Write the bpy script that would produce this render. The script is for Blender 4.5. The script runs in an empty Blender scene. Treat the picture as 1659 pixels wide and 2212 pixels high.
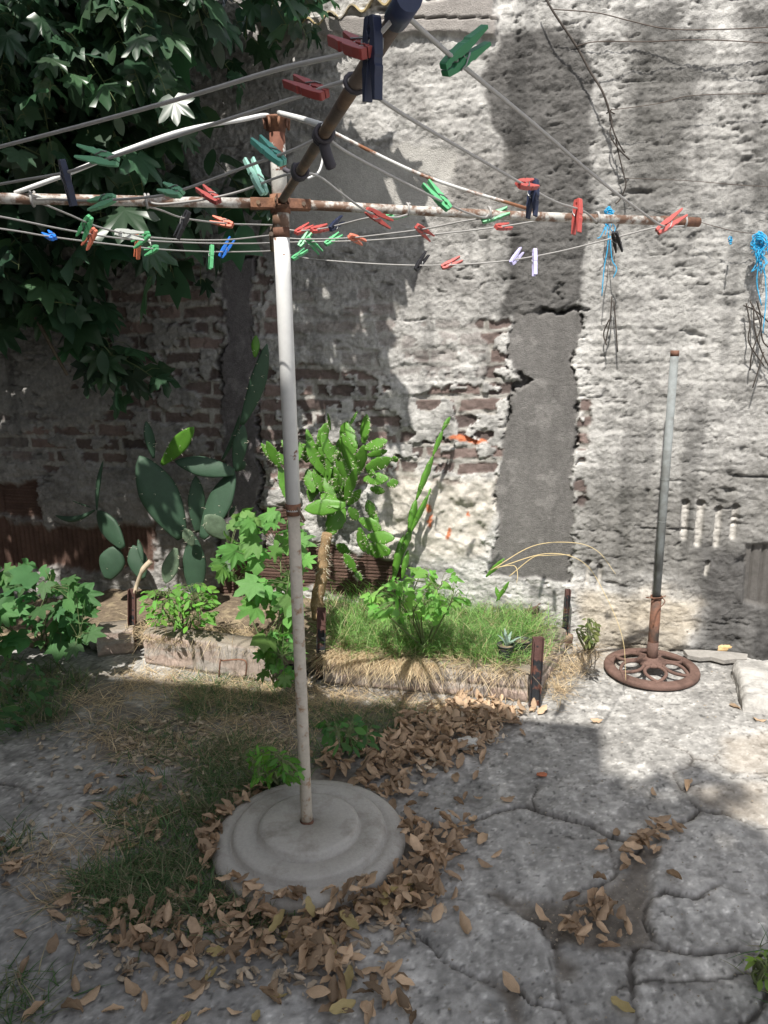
import bpy, math, random
import numpy as np
from mathutils import Vector, Matrix, Quaternion
SC = bpy.context.scene
COL = SC.collection
rnd = random.Random(11)
R = math.radians

# ---------------------------------------------------------------- camera, sky, sun
PITCH, ROLL, CAMH = R(13.6), R(0.85), 1.5
FOC = 1661.0; CX, CY = 829.5, 1106.0           # focal length and centre, in units of a 1659 x 2212 picture
fwd = Vector((0, math.cos(PITCH), -math.sin(PITCH)))
up0 = Vector((0, math.sin(PITCH), math.cos(PITCH)))
rt0 = Vector((1, 0, 0))
RT = rt0*math.cos(ROLL) - up0*math.sin(ROLL)
UP = up0*math.cos(ROLL) + rt0*math.sin(ROLL)
CAM = Vector((0, 0, CAMH))
cd = bpy.data.cameras.new("camera"); co = bpy.data.objects.new("camera", cd); COL.objects.link(co)
co.matrix_world = Matrix(((RT.x, UP.x, -fwd.x, 0), (RT.y, UP.y, -fwd.y, 0), (RT.z, UP.z, -fwd.z, CAMH), (0, 0, 0, 1)))
cd.sensor_fit = 'HORIZONTAL'; cd.sensor_width = 36; cd.lens = 36*FOC/1659
cd.clip_start = 0.02; cd.clip_end = 200
SC.camera = co

SUN = Vector((0.22, 0.64, -1.0))               # the way the light travels
EL = math.atan2(1.0, math.hypot(SUN.x, SUN.y))
AZ = math.atan2(-SUN.x, -SUN.y)                 # compass bearing of the sun, from +Y towards +X
w = bpy.data.worlds.new("World"); SC.world = w; w.use_nodes = True
nt = w.node_tree; sky = nt.nodes.new('ShaderNodeTexSky'); sky.sky_type = 'NISHITA'; sky.sun_disc = False
sky.sun_elevation = EL; sky.sun_rotation = AZ; sky.dust_density = 2.0; sky.ozone_density = 1.0
hsw = nt.nodes.new('ShaderNodeHueSaturation'); hsw.inputs['Saturation'].default_value = 0.42    # the camera's white balance
nt.links.new(sky.outputs[0], hsw.inputs['Color']); nt.links.new(hsw.outputs[0], nt.nodes['Background'].inputs[0]); nt.nodes['Background'].inputs[1].default_value = 0.12
sl = bpy.data.lights.new("sun", 'SUN'); sl.energy = 4.6; sl.angle = R(0.42); sl.color = (1.0, 0.96, 0.89)
so = bpy.data.objects.new("sun", sl); COL.objects.link(so); so.rotation_euler = SUN.to_track_quat('-Z', 'Y').to_euler()
SC.view_settings.view_transform = 'Standard'; SC.view_settings.look = 'None'
SC.view_settings.exposure = 0.68; SC.view_settings.gamma = 1
SC.cycles.max_bounces = 8

# ---------------------------------------------------------------- picking points in the yard
def ray(px, py):
    return fwd + RT*((px-CX)/FOC) + UP*((CY-py)/FOC)
def G(px, py, z=0.0):
    d = ray(px, py); t = (z-CAMH)/d.z
    return CAM + d*t
def D(px, py, depth):
    return CAM + ray(px, py)*depth
def proj(P):
    v = Vector(P)-CAM; dp = v.dot(fwd)
    return (CX+FOC*v.dot(RT)/dp, CY-FOC*v.dot(UP)/dp, dp)
YAW = R(13)
WU = Vector((math.cos(YAW), -math.sin(YAW), 0)); WN = Vector((-math.sin(YAW), -math.cos(YAW), 0))
W0 = G(1415, 1404)
def W(px, py, off=0.0):                          # a point `off` in front of the back wall
    d = ray(px, py); t = (W0 + WN*off - CAM).dot(WN)/d.dot(WN)
    return CAM + d*t
def wall_xyz(s, z, off=0.0):
    return W0 + WU*s + Vector((0, 0, z)) + WN*off

# ---------------------------------------------------------------- numpy noise
def _h(ix, iy, seed):
    n = (ix.astype(np.int64)*374761393 + iy.astype(np.int64)*668265263 + seed*1442695041) & 0x7fffffff
    n = ((n ^ (n >> 13))*1274126177) & 0x7fffffff
    n = (n ^ (n >> 16)) & 0xffff
    return n/65535.0
def vn(x, y, seed=0):
    ix = np.floor(x); iy = np.floor(y); fx = x-ix; fy = y-iy
    fx = fx*fx*(3-2*fx); fy = fy*fy*(3-2*fy)
    a = _h(ix, iy, seed); b = _h(ix+1, iy, seed); c = _h(ix, iy+1, seed); d = _h(ix+1, iy+1, seed)
    return (a*(1-fx)+b*fx)*(1-fy) + (c*(1-fx)+d*fx)*fy
def fbm(x, y, o=4, seed=0, g=0.5):
    t = 0; a = 1; n = 0
    for k in range(o):
        t = t + a*vn(x*2**k + 17.3*k, y*2**k - 9.1*k, seed+k*7); n += a; a *= g
    return t/n
def ridg(x, y, o=3, seed=0):
    t = 0; a = 1; n = 0
    for k in range(o):
        t = t + a*(1-np.abs(2*vn(x*2**k+3.1*k, y*2**k, seed+k*5)-1)); n += a; a *= .5
    return t/n
def ss(a, b, x):
    t = np.clip((x-a)/(b-a), 0, 1); return t*t*(3-2*t)
def segd(x, y, pts):
    d = np.full(x.shape, 1e9)
    for (ax, ay), (bx, by) in zip(pts[:-1], pts[1:]):
        vx, vy = bx-ax, by-ay; L = vx*vx+vy*vy+1e-12
        t = np.clip(((x-ax)*vx+(y-ay)*vy)/L, 0, 1)
        d = np.minimum(d, np.hypot(x-ax-t*vx, y-ay-t*vy))
    return d
def polym(x, y, poly, soft):
    pts = list(poly)+[poly[0]]; d = segd(x, y, pts); ins = np.zeros(x.shape, bool)
    for (ax, ay), (bx, by) in zip(pts[:-1], pts[1:]):
        c = (ay > y) != (by > y)
        ins ^= c & (x < (bx-ax)*(y-ay)/((by-ay) if by != ay else 1e-9) + ax)
    return ss(-soft, soft, np.where(ins, d, -d))
def nproj(P):                                    # (n,3) -> picture x, y
    v = P-np.array(CAM); dp = np.maximum(v@np.array(fwd), 0.05)
    return CX+FOC*(v@np.array(RT))/dp, CY-FOC*(v@np.array(UP))/dp

# ---------------------------------------------------------------- materials
MATS = {}
def mat(name, col=(.5, .5, .5), rough=.8, var=.25, scale=20, bump=.0, bscale=60, col2=None, thr=(.45, .6), attr=None, trans=0, metal=0, spec=.3, fscale=None, rndv=0, coords='Object'):
    m = bpy.data.materials.new(name); m.use_nodes = True; n = m.node_tree.nodes; l = m.node_tree.links
    b = n['Principled BSDF']; b.inputs['Roughness'].default_value = rough; b.inputs['Metallic'].default_value = metal
    b.inputs['Specular IOR Level'].default_value = spec
    tc = n.new('ShaderNodeTexCoord'); co_ = tc.outputs[coords]
    if attr:
        a = n.new('ShaderNodeAttribute'); a.attribute_name = attr; base = a.outputs['Color']
    else:
        rgb = n.new('ShaderNodeRGB'); rgb.outputs[0].default_value = (*col, 1); base = rgb.outputs[0]
    if col2:
        nz = n.new('ShaderNodeTexNoise'); nz.inputs['Scale'].default_value = fscale or scale*.4; nz.inputs['Detail'].default_value = 8; nz.inputs['Roughness'].default_value = .65
        l.new(co_, nz.inputs['Vector'])
        mr = n.new('ShaderNodeMapRange'); mr.inputs[1].default_value = thr[0]; mr.inputs[2].default_value = thr[1]; l.new(nz.outputs['Fac'], mr.inputs[0])
        mx = n.new('ShaderNodeMix'); mx.data_type = 'RGBA'; l.new(mr.outputs[0], mx.inputs[0]); l.new(base, mx.inputs[6]); mx.inputs[7].default_value = (*col2, 1); base = mx.outputs[2]
    if var:
        nz = n.new('ShaderNodeTexNoise'); nz.inputs['Scale'].default_value = scale; nz.inputs['Detail'].default_value = 6; nz.inputs['Roughness'].default_value = .7
        l.new(co_, nz.inputs['Vector'])
        mr = n.new('ShaderNodeMapRange'); mr.inputs[1].default_value = .3; mr.inputs[2].default_value = .7; mr.inputs[3].default_value = 1-var; mr.inputs[4].default_value = 1+var; l.new(nz.outputs['Fac'], mr.inputs[0])
        hs = n.new('ShaderNodeHueSaturation'); l.new(mr.outputs[0], hs.inputs['Value']); l.new(base, hs.inputs['Color']); base = hs.outputs[0]
    if rndv:
        oi = n.new('ShaderNodeObjectInfo'); mr = n.new('ShaderNodeMapRange'); mr.inputs[3].default_value = 1-rndv; mr.inputs[4].default_value = 1+rndv; l.new(oi.outputs['Random'], mr.inputs[0])
        hs = n.new('ShaderNodeHueSaturation'); l.new(mr.outputs[0], hs.inputs['Value']); l.new(base, hs.inputs['Color']); base = hs.outputs[0]
    l.new(base, b.inputs['Base Color'])
    if bump:
        nz = n.new('ShaderNodeTexNoise'); nz.inputs['Scale'].default_value = bscale; nz.inputs['Detail'].default_value = 8; nz.inputs['Roughness'].default_value = .65
        l.new(co_, nz.inputs['Vector'])
        bp = n.new('ShaderNodeBump'); bp.inputs['Strength'].default_value = 1; bp.inputs['Distance'].default_value = bump
        l.new(nz.outputs['Fac'], bp.inputs['Height']); l.new(bp.outputs[0], b.inputs['Normal'])
    if trans:
        tr = n.new('ShaderNodeBsdfTranslucent'); ms = n.new('ShaderNodeMixShader'); ms.inputs[0].default_value = trans
        hs = n.new('ShaderNodeHueSaturation'); hs.inputs['Saturation'].default_value = 1.15; hs.inputs['Value'].default_value = 1.6; l.new(base, hs.inputs['Color']); l.new(hs.outputs[0], tr.inputs[0])
        l.new(b.outputs[0], ms.inputs[1]); l.new(tr.outputs[0], ms.inputs[2]); l.new(ms.outputs[0], n['Material Output'].inputs[0])
    MATS[name] = m
    return m

# ---------------------------------------------------------------- objects
def tag(o, label=None, cat=None, group=None, kind=None):
    for k, v in (('label', label), ('category', cat), ('group', group), ('kind', kind)):
        if v: o[k] = v
    return o
def empty(name, loc=(0, 0, 0), label=None, cat=None, group=None):
    o = bpy.data.objects.new(name, None); COL.objects.link(o); o.location = loc; o.empty_display_size = .05
    return tag(o, label, cat, group)
def link(name, me, mats, parent=None):
    o = bpy.data.objects.new(name, me); COL.objects.link(o)
    for m in (mats if isinstance(mats, (list, tuple)) else [mats]): me.materials.append(m)
    if parent is not None:
        o.parent = parent; o.matrix_parent_inverse = Matrix.Translation(-world_loc(parent))
    return o
def world_loc(o):
    v = Vector(o.location)
    while o.parent is not None:
        v = Vector(o.location) if o.parent is None else v + Vector(o.parent.location)*0; o = o.parent
        break
    return v if o.type == 'EMPTY' or True else v
def npmesh(name, V, F, colors=None, smooth=True, mi=None):
    """V (n,3); F (m,k) all faces of one size, or a list of such arrays"""
    Fs = F if isinstance(F, list) else [F]
    me = bpy.data.meshes.new(name)
    V = np.asarray(V, dtype=np.float32)
    me.vertices.add(len(V)); me.vertices.foreach_set('co', V.ravel())
    nl = sum(f.size for f in Fs); nf = sum(len(f) for f in Fs)
    me.loops.add(nl); me.loops.foreach_set('vertex_index', np.concatenate([f.ravel() for f in Fs]).astype(np.int32))
    me.polygons.add(nf)
    tot = np.concatenate([np.full(len(f), f.shape[1], np.int32) for f in Fs]); st = np.concatenate([[0], np.cumsum(tot)[:-1]]).astype(np.int32)
    me.polygons.foreach_set('loop_start', st); me.polygons.foreach_set('loop_total', tot)
    if smooth: me.polygons.foreach_set('use_smooth', np.ones(nf, bool))
    if mi is not None: me.polygons.foreach_set('material_index', np.asarray(mi, np.int32))
    me.update(calc_edges=True)
    if colors is not None:
        a = me.color_attributes.new('col', 'FLOAT_COLOR', 'POINT')
        c = np.ones((len(V), 4), np.float32); c[:, :3] = colors; a.data.foreach_set('color', c.ravel())
    return me
class MB:
    def __init__(s): s.v = []; s.f = []; s.m = []; s.sm = []; s.cm = 0
    def face(s, idx, smooth=True): s.f.append(tuple(idx)); s.m.append(s.cm); s.sm.append(smooth)
    def tube(s, pts, rad, n=10, cap=True):
        pts = [Vector(p) for p in pts]
        if not isinstance(rad, (list, tuple)): rad = [rad]*len(pts)
        t0 = (pts[1]-pts[0]).normalized(); a = t0.orthogonal().normalized(); rings = []
        for i, p in enumerate(pts):
            t = (pts[min(i+1, len(pts)-1)]-pts[max(i-1, 0)])
            t = t.normalized() if t.length > 1e-9 else t0
            a = (a - t*a.dot(t)); a = a.normalized() if a.length > 1e-6 else t.orthogonal().normalized()
            b = t.cross(a); r = []
            for k in range(n):
                an = 2*math.pi*k/n; r.append(len(s.v)); s.v.append(p+(a*math.cos(an)+b*math.sin(an))*rad[i])
            rings.append(r)
        for r0, r1 in zip(rings[:-1], rings[1:]):
            for k in range(n): s.face((r0[k], r0[(k+1) % n], r1[(k+1) % n], r1[k]))
        if cap:
            s.face(rings[0][::-1], False); s.face(rings[-1], False)
        return s
    def lathe(s, c, prof, n=64, axis=Vector((0, 0, 1)), cap=True):
        c = Vector(c); a = axis.orthogonal().normalized(); b = axis.cross(a); rings = []
        for (r, z) in prof:
            ri = []
            for k in range(n):
                an = 2*math.pi*k/n; ri.append(len(s.v)); s.v.append(c+axis*z+(a*math.cos(an)+b*math.sin(an))*r)
            rings.append(ri)
        for r0, r1 in zip(rings[:-1], rings[1:]):
            for k in range(n): s.face((r0[k], r0[(k+1) % n], r1[(k+1) % n], r1[k]))
        if cap: s.face(rings[0][::-1], False); s.face(rings[-1], False)
        return s
    def box(s, c, hx, hy, hz, M=None, jit=0, rg=rnd):
        M = M or Matrix.Identity(3); c = Vector(c); b0 = len(s.v)
        for z in (-1, 1):
            for y in (-1, 1):
                for x in (-1, 1):
                    s.v.append(c + M @ Vector((x*hx+rg.uniform(-jit, jit), y*hy+rg.uniform(-jit, jit), z*hz+rg.uniform(-jit, jit))))
        for q in ((0, 2, 3, 1), (4, 5, 7, 6), (0, 1, 5, 4), (2, 6, 7, 3), (0, 4, 6, 2), (1, 3, 7, 5)):
            s.face([b0+k for k in q], False)
        return s
    def prism(s, outline, M, h):                 # outline in local xy, extruded +-h in local z, M 4x4
        b0 = len(s.v); n = len(outline)
        for z in (-h, h):
            for (x, y) in outline: s.v.append(M @ Vector((x, y, z)))
        s.face([b0+k for k in range(n)][::-1], False); s.face([b0+n+k for k in range(n)], False)
        for k in range(n): s.face((b0+k, b0+(k+1) % n, b0+n+(k+1) % n, b0+n+k), False)
        return s
    def grid(s, rows):
        b0 = len(s.v); n = len(rows[0])
        for r in rows: s.v += [Vector(p) for p in r]
        for i in range(len(rows)-1):
            for k in range(n-1): s.face((b0+i*n+k, b0+i*n+k+1, b0+(i+1)*n+k+1, b0+(i+1)*n+k))
        return s
    def build(s, name, mats, parent=None, bevel=0, mod=None):
        me = bpy.data.meshes.new(name); me.from_pydata([tuple(v) for v in s.v], [], s.f); me.update()
        me.polygons.foreach_set('material_index', s.m); me.polygons.foreach_set('use_smooth', s.sm)
        o = link(name, me, mats, parent)
        if bevel:
            b = o.modifiers.new('b', 'BEVEL'); b.width = bevel; b.segments = 2; b.limit_method = 'ANGLE'
        return o
def spline(pts, n=8):
    pts = [Vector(p) for p in pts]; P = [pts[0]*2-pts[1]]+pts+[pts[-1]*2-pts[-2]]; out = []
    for i in range(1, len(P)-2):
        for k in range(n):
            t = k/n; a, b, c, d = P[i-1], P[i], P[i+1], P[i+2]
            out.append(.5*((2*b)+(c-a)*t+(2*a-5*b+4*c-d)*t*t+(3*b-a-3*c+d)*t**3))
    return out+[pts[-1]]
def basis(x, y):                                 # matrix with local x along x, local y near y
    x = x.normalized(); y = (y-x*y.dot(x)).normalized(); z = x.cross(y)
    return Matrix(((x.x, y.x, z.x), (x.y, y.y, z.y), (x.z, y.z, z.z)))
# ---------------------------------------------------------------- the ground: one sheet, fine where it is seen
M_ground = mat('weathered_concrete', attr='col', rough=.9, var=.16, scale=55, bump=.0022, bscale=110, spec=.2)
def axis(lo, hi, step, far_lo, far_hi, coarse):
    a = list(np.arange(lo, hi, step)); out = []
    x = far_lo
    while x < lo-1e-6: out.append(x); x += coarse
    out += a
    x = hi
    while x < far_hi: out.append(x); x += coarse
    return np.array(out+[far_hi])
def quads(nx, ny):
    i = np.arange(nx-1)[None, :] + np.arange(ny-1)[:, None]*nx
    return np.stack([i, i+1, i+nx+1, i+nx], -1).reshape(-1, 4)
def c2(*p): return [(829.5+.5*x, 1382.5+.5*y) for x, y in p]
CRK = [  # crack lines seen in the paving: (points, width m, depth)
 (c2((100, 830), (200, 780), (290, 790), (370, 770), (450, 750), (540, 730), (620, 715), (690, 740), (760, 755), (840, 765), (890, 785), (930, 815), (960, 840), (1050, 860), (1120, 860), (1190, 785), (1290, 770), (1380, 725), (1480, 745), (1590, 795), (1659, 785)), .010, .022),
 (c2((1120, 870), (1060, 930), (1020, 950), (1000, 1020), (920, 1060), (850, 1080), (780, 1140), (760, 1230), (740, 1300), (760, 1380), (740, 1450), (770, 1560), (800, 1659)), .009, .012),
 (c2((150, 1110), (250, 1090), (380, 1120), (500, 1140), (600, 1180), (680, 1240), (735, 1320)), .008, .012),
 (c2((60, 1190), (110, 1250), (170, 1300), (230, 1360), (330, 1420), (450, 1480), (560, 1500), (640, 1560), (760, 1580)), .010, .014),
 (c2((1140, 1120), (1120, 1200), (1170, 1280), (1240, 1310), (1330, 1330), (1500, 1350), (1659, 1370)), .009, .013),
 (c2((1150, 1110), (1220, 1085), (1350, 1100), (1460, 1060), (1560, 1080), (1659, 1100)), .006, .009),
 (c2((1240, 1310), (1110, 1320), (1095, 1400), (1100, 1480), (1115, 1659)), .007, .010),
 (c2((1190, 420), (1290, 470), (1340, 510), (1430, 520), (1450, 470), (1500, 430)), .004, .006),
 (c2((1250, 570), (1330, 545), (1390, 550), (1440, 600), (1550, 600), (1659, 590)), .005, .007),
 (c2((1340, 510), (1330, 545)), .004, .006), (c2((1430, 520), (1500, 560), (1580, 580), (1659, 570)), .004, .006),
 (c2((1300, 640), (1250, 570)), .006, .008), (c2((1300, 640), (1380, 610), (1440, 600)), .006, .008), (c2((1300, 640), (1330, 690), (1380, 725)), .004, .006),
 (c2((650, 715), (650, 660), (655, 610)), .003, .006), (c2((200, 770), (190, 700), (150, 650), (130, 610)), .004, .006),
 (c2((200, 770), (120, 720), (90, 740), (70, 800)), .004, .006), (c2((1000, 1000), (980, 930), (950, 850)), .003, .005),
 (c2((1040, 1490), (1350, 1450), (1659, 1440)), .003, .003),
 (c2((1560, 1640), (1640, 1560), (1659, 1500)), .008, .01),
 ([(0, 1900), (110, 1935), (300, 1950)], .008, .01), ([(0, 1690), (140, 1720), (300, 1700)], .006, .008),
]
DIRT = [c2((560, 1140), (700, 1130), (800, 1150), (870, 1090), (980, 1050), (1040, 990), (1090, 880), (1180, 900), (1150, 1080), (1120, 1180), (1180, 1290), (1100, 1330), (900, 1330), (800, 1300), (735, 1330), (680, 1250), (600, 1190)),
        c2((730, 1320), (850, 1400), (840, 1440), (740, 1440)), c2((380, 1460), (560, 1490), (600, 1659), (540, 1640), (470, 1500)), c2((400, 1080), (470, 1070), (620, 1120), (660, 1170), (560, 1150)),
        c2((-60, 760), (150, 760), (330, 780), (200, 1000), (180, 1150), (-60, 1180))]
BROWN = [c2((1030, 1060), (1140, 1100), (1130, 1200), (1060, 1180)), c2((1330, 650), (1500, 610), (1659, 620), (1659, 800), (1480, 740), (1380, 700)), c2((1450, 430), (1659, 400), (1659, 590), (1480, 560)), c2((850, 20), (1100, 40), (1000, 120), (820, 110))]
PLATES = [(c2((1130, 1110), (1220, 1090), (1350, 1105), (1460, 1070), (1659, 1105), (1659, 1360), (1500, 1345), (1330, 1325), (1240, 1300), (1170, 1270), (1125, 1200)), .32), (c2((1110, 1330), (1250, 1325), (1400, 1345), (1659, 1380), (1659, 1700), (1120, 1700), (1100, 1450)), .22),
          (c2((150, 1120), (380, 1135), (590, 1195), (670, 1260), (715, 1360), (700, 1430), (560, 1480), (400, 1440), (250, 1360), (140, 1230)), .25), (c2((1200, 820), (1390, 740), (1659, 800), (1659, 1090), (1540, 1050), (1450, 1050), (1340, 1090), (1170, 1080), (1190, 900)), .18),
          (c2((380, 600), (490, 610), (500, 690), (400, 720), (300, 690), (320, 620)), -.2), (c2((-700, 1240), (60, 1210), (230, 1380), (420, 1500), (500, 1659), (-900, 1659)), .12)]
def gpts(px): return [(G(x, y).x, G(x, y).y) for x, y in px]
def make_ground():
    xs = axis(-2.0, 1.75, .0065, -26, 26, 1.0); ys = axis(1.0, 4.1, .0065, -22, 26, 1.0)
    X, Y = np.meshgrid(xs, ys); x = X.ravel(); y = Y.ravel()
    wx = x+.05*(fbm(x*7, y*7, 3, 5)-.5)+.016*(fbm(x*40, y*40, 3, 6)-.5); wy = y+.05*(fbm(x*7+9, y*7, 3, 8)-.5)+.016*(fbm(x*40, y*40+5, 3, 9)-.5)
    z = .022*(fbm(x*1.3, y*1.3, 3, 1)-.5)+.004*(fbm(x*9, y*9, 4, 2)-.5)+.0025*(fbm(x*45, y*45, 3, 3)-.5)
    z = z-np.where((x > -2.1) & (x < 1.8), .0, .004)
    n1 = fbm(x*2.2, y*2.2, 5, 21); n2 = fbm(x*14, y*14, 5, 22); n3 = fbm(x*70, y*70, 2, 23); n4 = fbm(x*5+3, y*5, 5, 31)
    v = .30+.22*(n1-.5)+.12*(n2-.5)+.20*(n3-.5)
    c = np.stack([v*1.03, v, v*.95], -1)
    # pale skin of laitance with the aggregate showing through where it wore off
    worn = ss(.50, .62, fbm(x*6, y*6, 5, 44, .6)); c = c*(1-.22*worn[:, None]) ; z -= .003*worn
    pale = ss(.55, .70, fbm(x*10+4, y*10, 4, 45, .6)); c = c*(1+.16*pale[:, None])
    fk = fbm(x*17, y*17, 5, 48, .65); c = c*(1+.16*(ss(.53, .56, fk)-.4)[:, None]); z += .0012*ss(.53, .56, fk)
    fk2 = fbm(x*33+5, y*33, 4, 49, .7); c = c*(1-.24*ss(.60, .63, fk2)[:, None]); z -= .001*ss(.60, .63, fk2)
    pit = ss(.66, .70, vn(x*28, y*28, 50))*ss(.5, .6, n4); c = c*(1+.30*pit[:, None])
    spk = ss(.80, .9, vn(x*110, y*110, 46)); c = c*(1+.5*spk[:, None]); spd = ss(.86, .93, vn(x*75, y*75, 47)); c = c*(1-.6*spd[:, None])
    for pl in BROWN:
        m = polym(wx, wy, gpts(pl), .03)[:, None]*.7; c = c*(1-m*.5)+np.array([.33, .27, .20])*m*.5*(.75+.5*n2[:, None])
    dm = np.zeros(len(x))
    for pl in DIRT: dm = np.maximum(dm, polym(wx+.04*(n4-.5), wy, gpts(pl), .02))
    z -= .010*dm
    dirt = np.stack([.105+.08*n2+.10*(n3-.5), .092+.07*n2+.09*(n3-.5), .078+.06*n2+.07*(n3-.5)], -1)
    c = c*(1-.85*dm[:, None])+dirt*.85*dm[:, None]
    # the earth under the lawn at left
    lawn = polym(wx+.12*(n1-.5), wy+.12*(n4-.5), gpts([(60, 1440), (640, 1470), (1120, 1530), (1000, 1600), (760, 1700), (640, 1760), (560, 1980), (200, 1960), (330, 1750), (250, 1650), (60, 1600)]), .05)
    lawn = lawn*ss(.36, .56, n4*.5+.5*n2+.06); c = c*(1-.8*lawn[:, None])+dirt*1.15*.8*lawn[:, None]; z += .004*lawn*(n3-.3)
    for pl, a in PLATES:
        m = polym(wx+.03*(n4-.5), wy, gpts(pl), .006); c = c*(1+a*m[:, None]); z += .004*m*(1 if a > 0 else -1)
    cr = np.zeros(len(x)); near = (x > -2) & (x < 1.8) & (y > 1.0) & (y < 4.1)
    for pts, wd, dp in CRK:
        d = segd(wx, wy, gpts(pts)); wl = wd*.42*(.1+1.7*ss(.3, .7, n4))
        k = (1-ss(wl*.7, wl+.0025, d))*near*(1 if wd > .0095 else ss(.36, .60, n4+.25*(n3-.5))); z -= dp*k; cr = np.maximum(cr, k)
        soil = (1-ss(wl, wl+.045*n2*ss(.4, .6, n4)+.004, d))*near*.22; c = c*(1-soil[:, None])+dirt*soil[:, None]
        pass
    c = c*(1-.75*cr[:, None])+np.array([.035, .03, .026])*.75*cr[:, None]
    # thin hairline crazing
    cz = ridg(x*3.1, y*3.1, 3, 61); hz = ss(.975, .995, cz)*near*.5; c = c*(1-hz[:, None]*.7); z -= .0025*hz
    far = ~near; z[far] = -.004
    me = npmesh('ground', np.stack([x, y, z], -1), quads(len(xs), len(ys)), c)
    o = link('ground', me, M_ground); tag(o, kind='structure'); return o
make_ground()

# ---------------------------------------------------------------- the old boundary wall
M_wall = mat('old_lime_plaster_and_brick', attr='col', rough=.95, var=.14, scale=70, bump=.006, bscale=170, spec=.12)
def make_wall():
    S = axis(-4.1, .95, .0062, -8.5, 4.6, .8); Z = list(np.arange(-.08, 3.12, .0062))+[3.3, 3.6]; Z = np.array(Z)
    A, B = np.meshgrid(S, Z); s = A.ravel(); z = B.ravel()
    P = np.array(W0)[None, :]+s[:, None]*np.array(WU)+z[:, None]*np.array([0, 0, 1.]); px, py = nproj(P)
    n1 = fbm(s*2, z*2, 5, 101); n2 = fbm(s*9, z*9, 5, 102); n3 = fbm(s*38, z*38, 4, 103, .6); n4 = fbm(s*90, z*90, 2, 104); n5 = fbm(s*4.5+3, z*4.5, 5, 105)
    qx = px+34*(fbm(s*6, z*6, 4, 111)-.5)*2+10*(n3-.5)*2; qy = py+34*(fbm(s*6, z*6+7, 4, 112)-.5)*2+10*(n3-.5)
    def reg(poly, soft=14): return polym(qx, qy, poly, soft)
    # --- rough lime plaster thrown over the courses: lumps, ledges, torn layers
    crs = .0735; zw = z+.012*(fbm(s*3, z*3, 3, 120)-.5)*2+.004*np.sin(s*3.1)
    row = np.floor(zw/crs); fz = zw/crs-row
    led = fbm(s*5+row*3.7, row*7.3, 3, 121)             # how far each course stands out, along its length
    ridge = ss(.0, .22, fz)*(1-ss(.80, 1.0, fz))
    h = .010*(n1-.5)+.010*(n5-.5)+.009*(n2-.5)+.007*(n3-.5)+.005*(n4-.5)+.005*(ridg(s*30, z*34, 3, 119)-.5)
    strat = fbm(s*7, z*17, 4, 122, .6); lay = np.floor(strat*9)/9; h += .012*(lay-.5)+.006*(strat-.5)
    lm = ss(.30, .62, fbm(s*2.4+1, z*5, 4, 138)); h += (.006+.008*lm)*(led-.45)*ridge-.003*(1-ridge)*lm
    flake = fbm(s*15, z*26, 4, 123, .6); fl = np.floor(flake*7)/7; h += .009*(fl-.45)
    # overhung gashes lying along the courses
    g = ridg(s*2.6+2, z*11, 4, 124); gm = ss(.86, .95, g)*ss(.42, .62, fbm(s*5+8, z*5, 3, 125)); h -= .030*gm
    cr2 = ridg(s*9, z*24, 3, 131)*ss(.35, .6, fbm(s*4, z*4+3, 4, 132)); ck = ss(.82, .90, cr2); h -= .012*ck
    fc = np.maximum(ss(.955, .985, ridg(s*7+4, z*13, 4, 134)), ss(.95, .985, ridg(s*16, z*30, 3, 135)))*ss(.38, .55, fbm(s*3+5, z*3, 3, 136)); h -= .008*fc; ck = np.maximum(ck, .9*fc)
    pl8 = np.floor(fbm(s*12+2, z*14, 3, 137)*12)/12; h += .013*(pl8-.5)
    led2 = fbm(s*20, z*48, 4, 133, .6); st2 = led2*7-np.floor(led2*7); h += .007*st2
    L = .47+.14*(n1-.5)+.22*(n2-.5)+.24*(n3-.5)+.14*(n4-.5)
    c = np.stack([L*1.02, L*.995, L*.955], -1)
    dk = ss(.52, .64, fbm(s*11, z*19, 5, 126, .65)); c = c*(1-.34*dk[:, None])
    c = c*(1-.5*ck[:, None])
    def stain_or_shade(poly, a, col=(.085, .082, .078), soft=40, nz=.55):
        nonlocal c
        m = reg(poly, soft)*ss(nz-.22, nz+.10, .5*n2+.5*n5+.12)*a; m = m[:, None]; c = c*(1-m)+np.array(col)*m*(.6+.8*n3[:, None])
    stain_or_shade([(1075, 60), (1250, 60), (1290, 300), (1255, 690), (1090, 690), (1110, 400), (1060, 200)], .98, (.108, .104, .10), 8, .16)
    stain_or_shade([(1360, 40), (1480, 20), (1500, 200), (1400, 260), (1350, 180)], .75, soft=24, nz=.42); stain_or_shade([(1350, 230), (1500, 230), (1480, 430), (1360, 420)], .8, soft=30, nz=.45)
    stain_or_shade([(1590, 0), (1700, 0), (1700, 220), (1620, 160)], .8, nz=.46); stain_or_shade([(1600, 380), (1700, 380), (1700, 460), (1630, 450)], .7, nz=.5)
    stain_or_shade([(1350, 420), (1450, 430), (1480, 560), (1380, 560)], .5); stain_or_shade([(960, 330), (1120, 330), (1120, 500), (940, 500)], .55, (.13, .12, .11))
    stain_or_shade([(1240, 1040), (1760, 1020), (1760, 1330), (1240, 1240)], .78, (.135, .13, .12), 40, .44)
    stain_or_shade([(1490, 1180), (1760, 1150), (1760, 1450), (1520, 1400)], .9, (.085, .082, .08), 30, .40)
    stain_or_shade([(1160, 0), (1300, 0), (1330, 700), (1240, 700)], .2, (.13, .125, .12), 30, .5); stain_or_shade([(560, 80), (1080, 90), (1080, 640), (560, 640)], .35, (.17, .16, .15), 40, .56)
    stain_or_shade([(1320, 60), (1760, 200), (1760, 1100), (1250, 1100)], .38, (.15, .145, .135), 40, .52)
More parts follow.
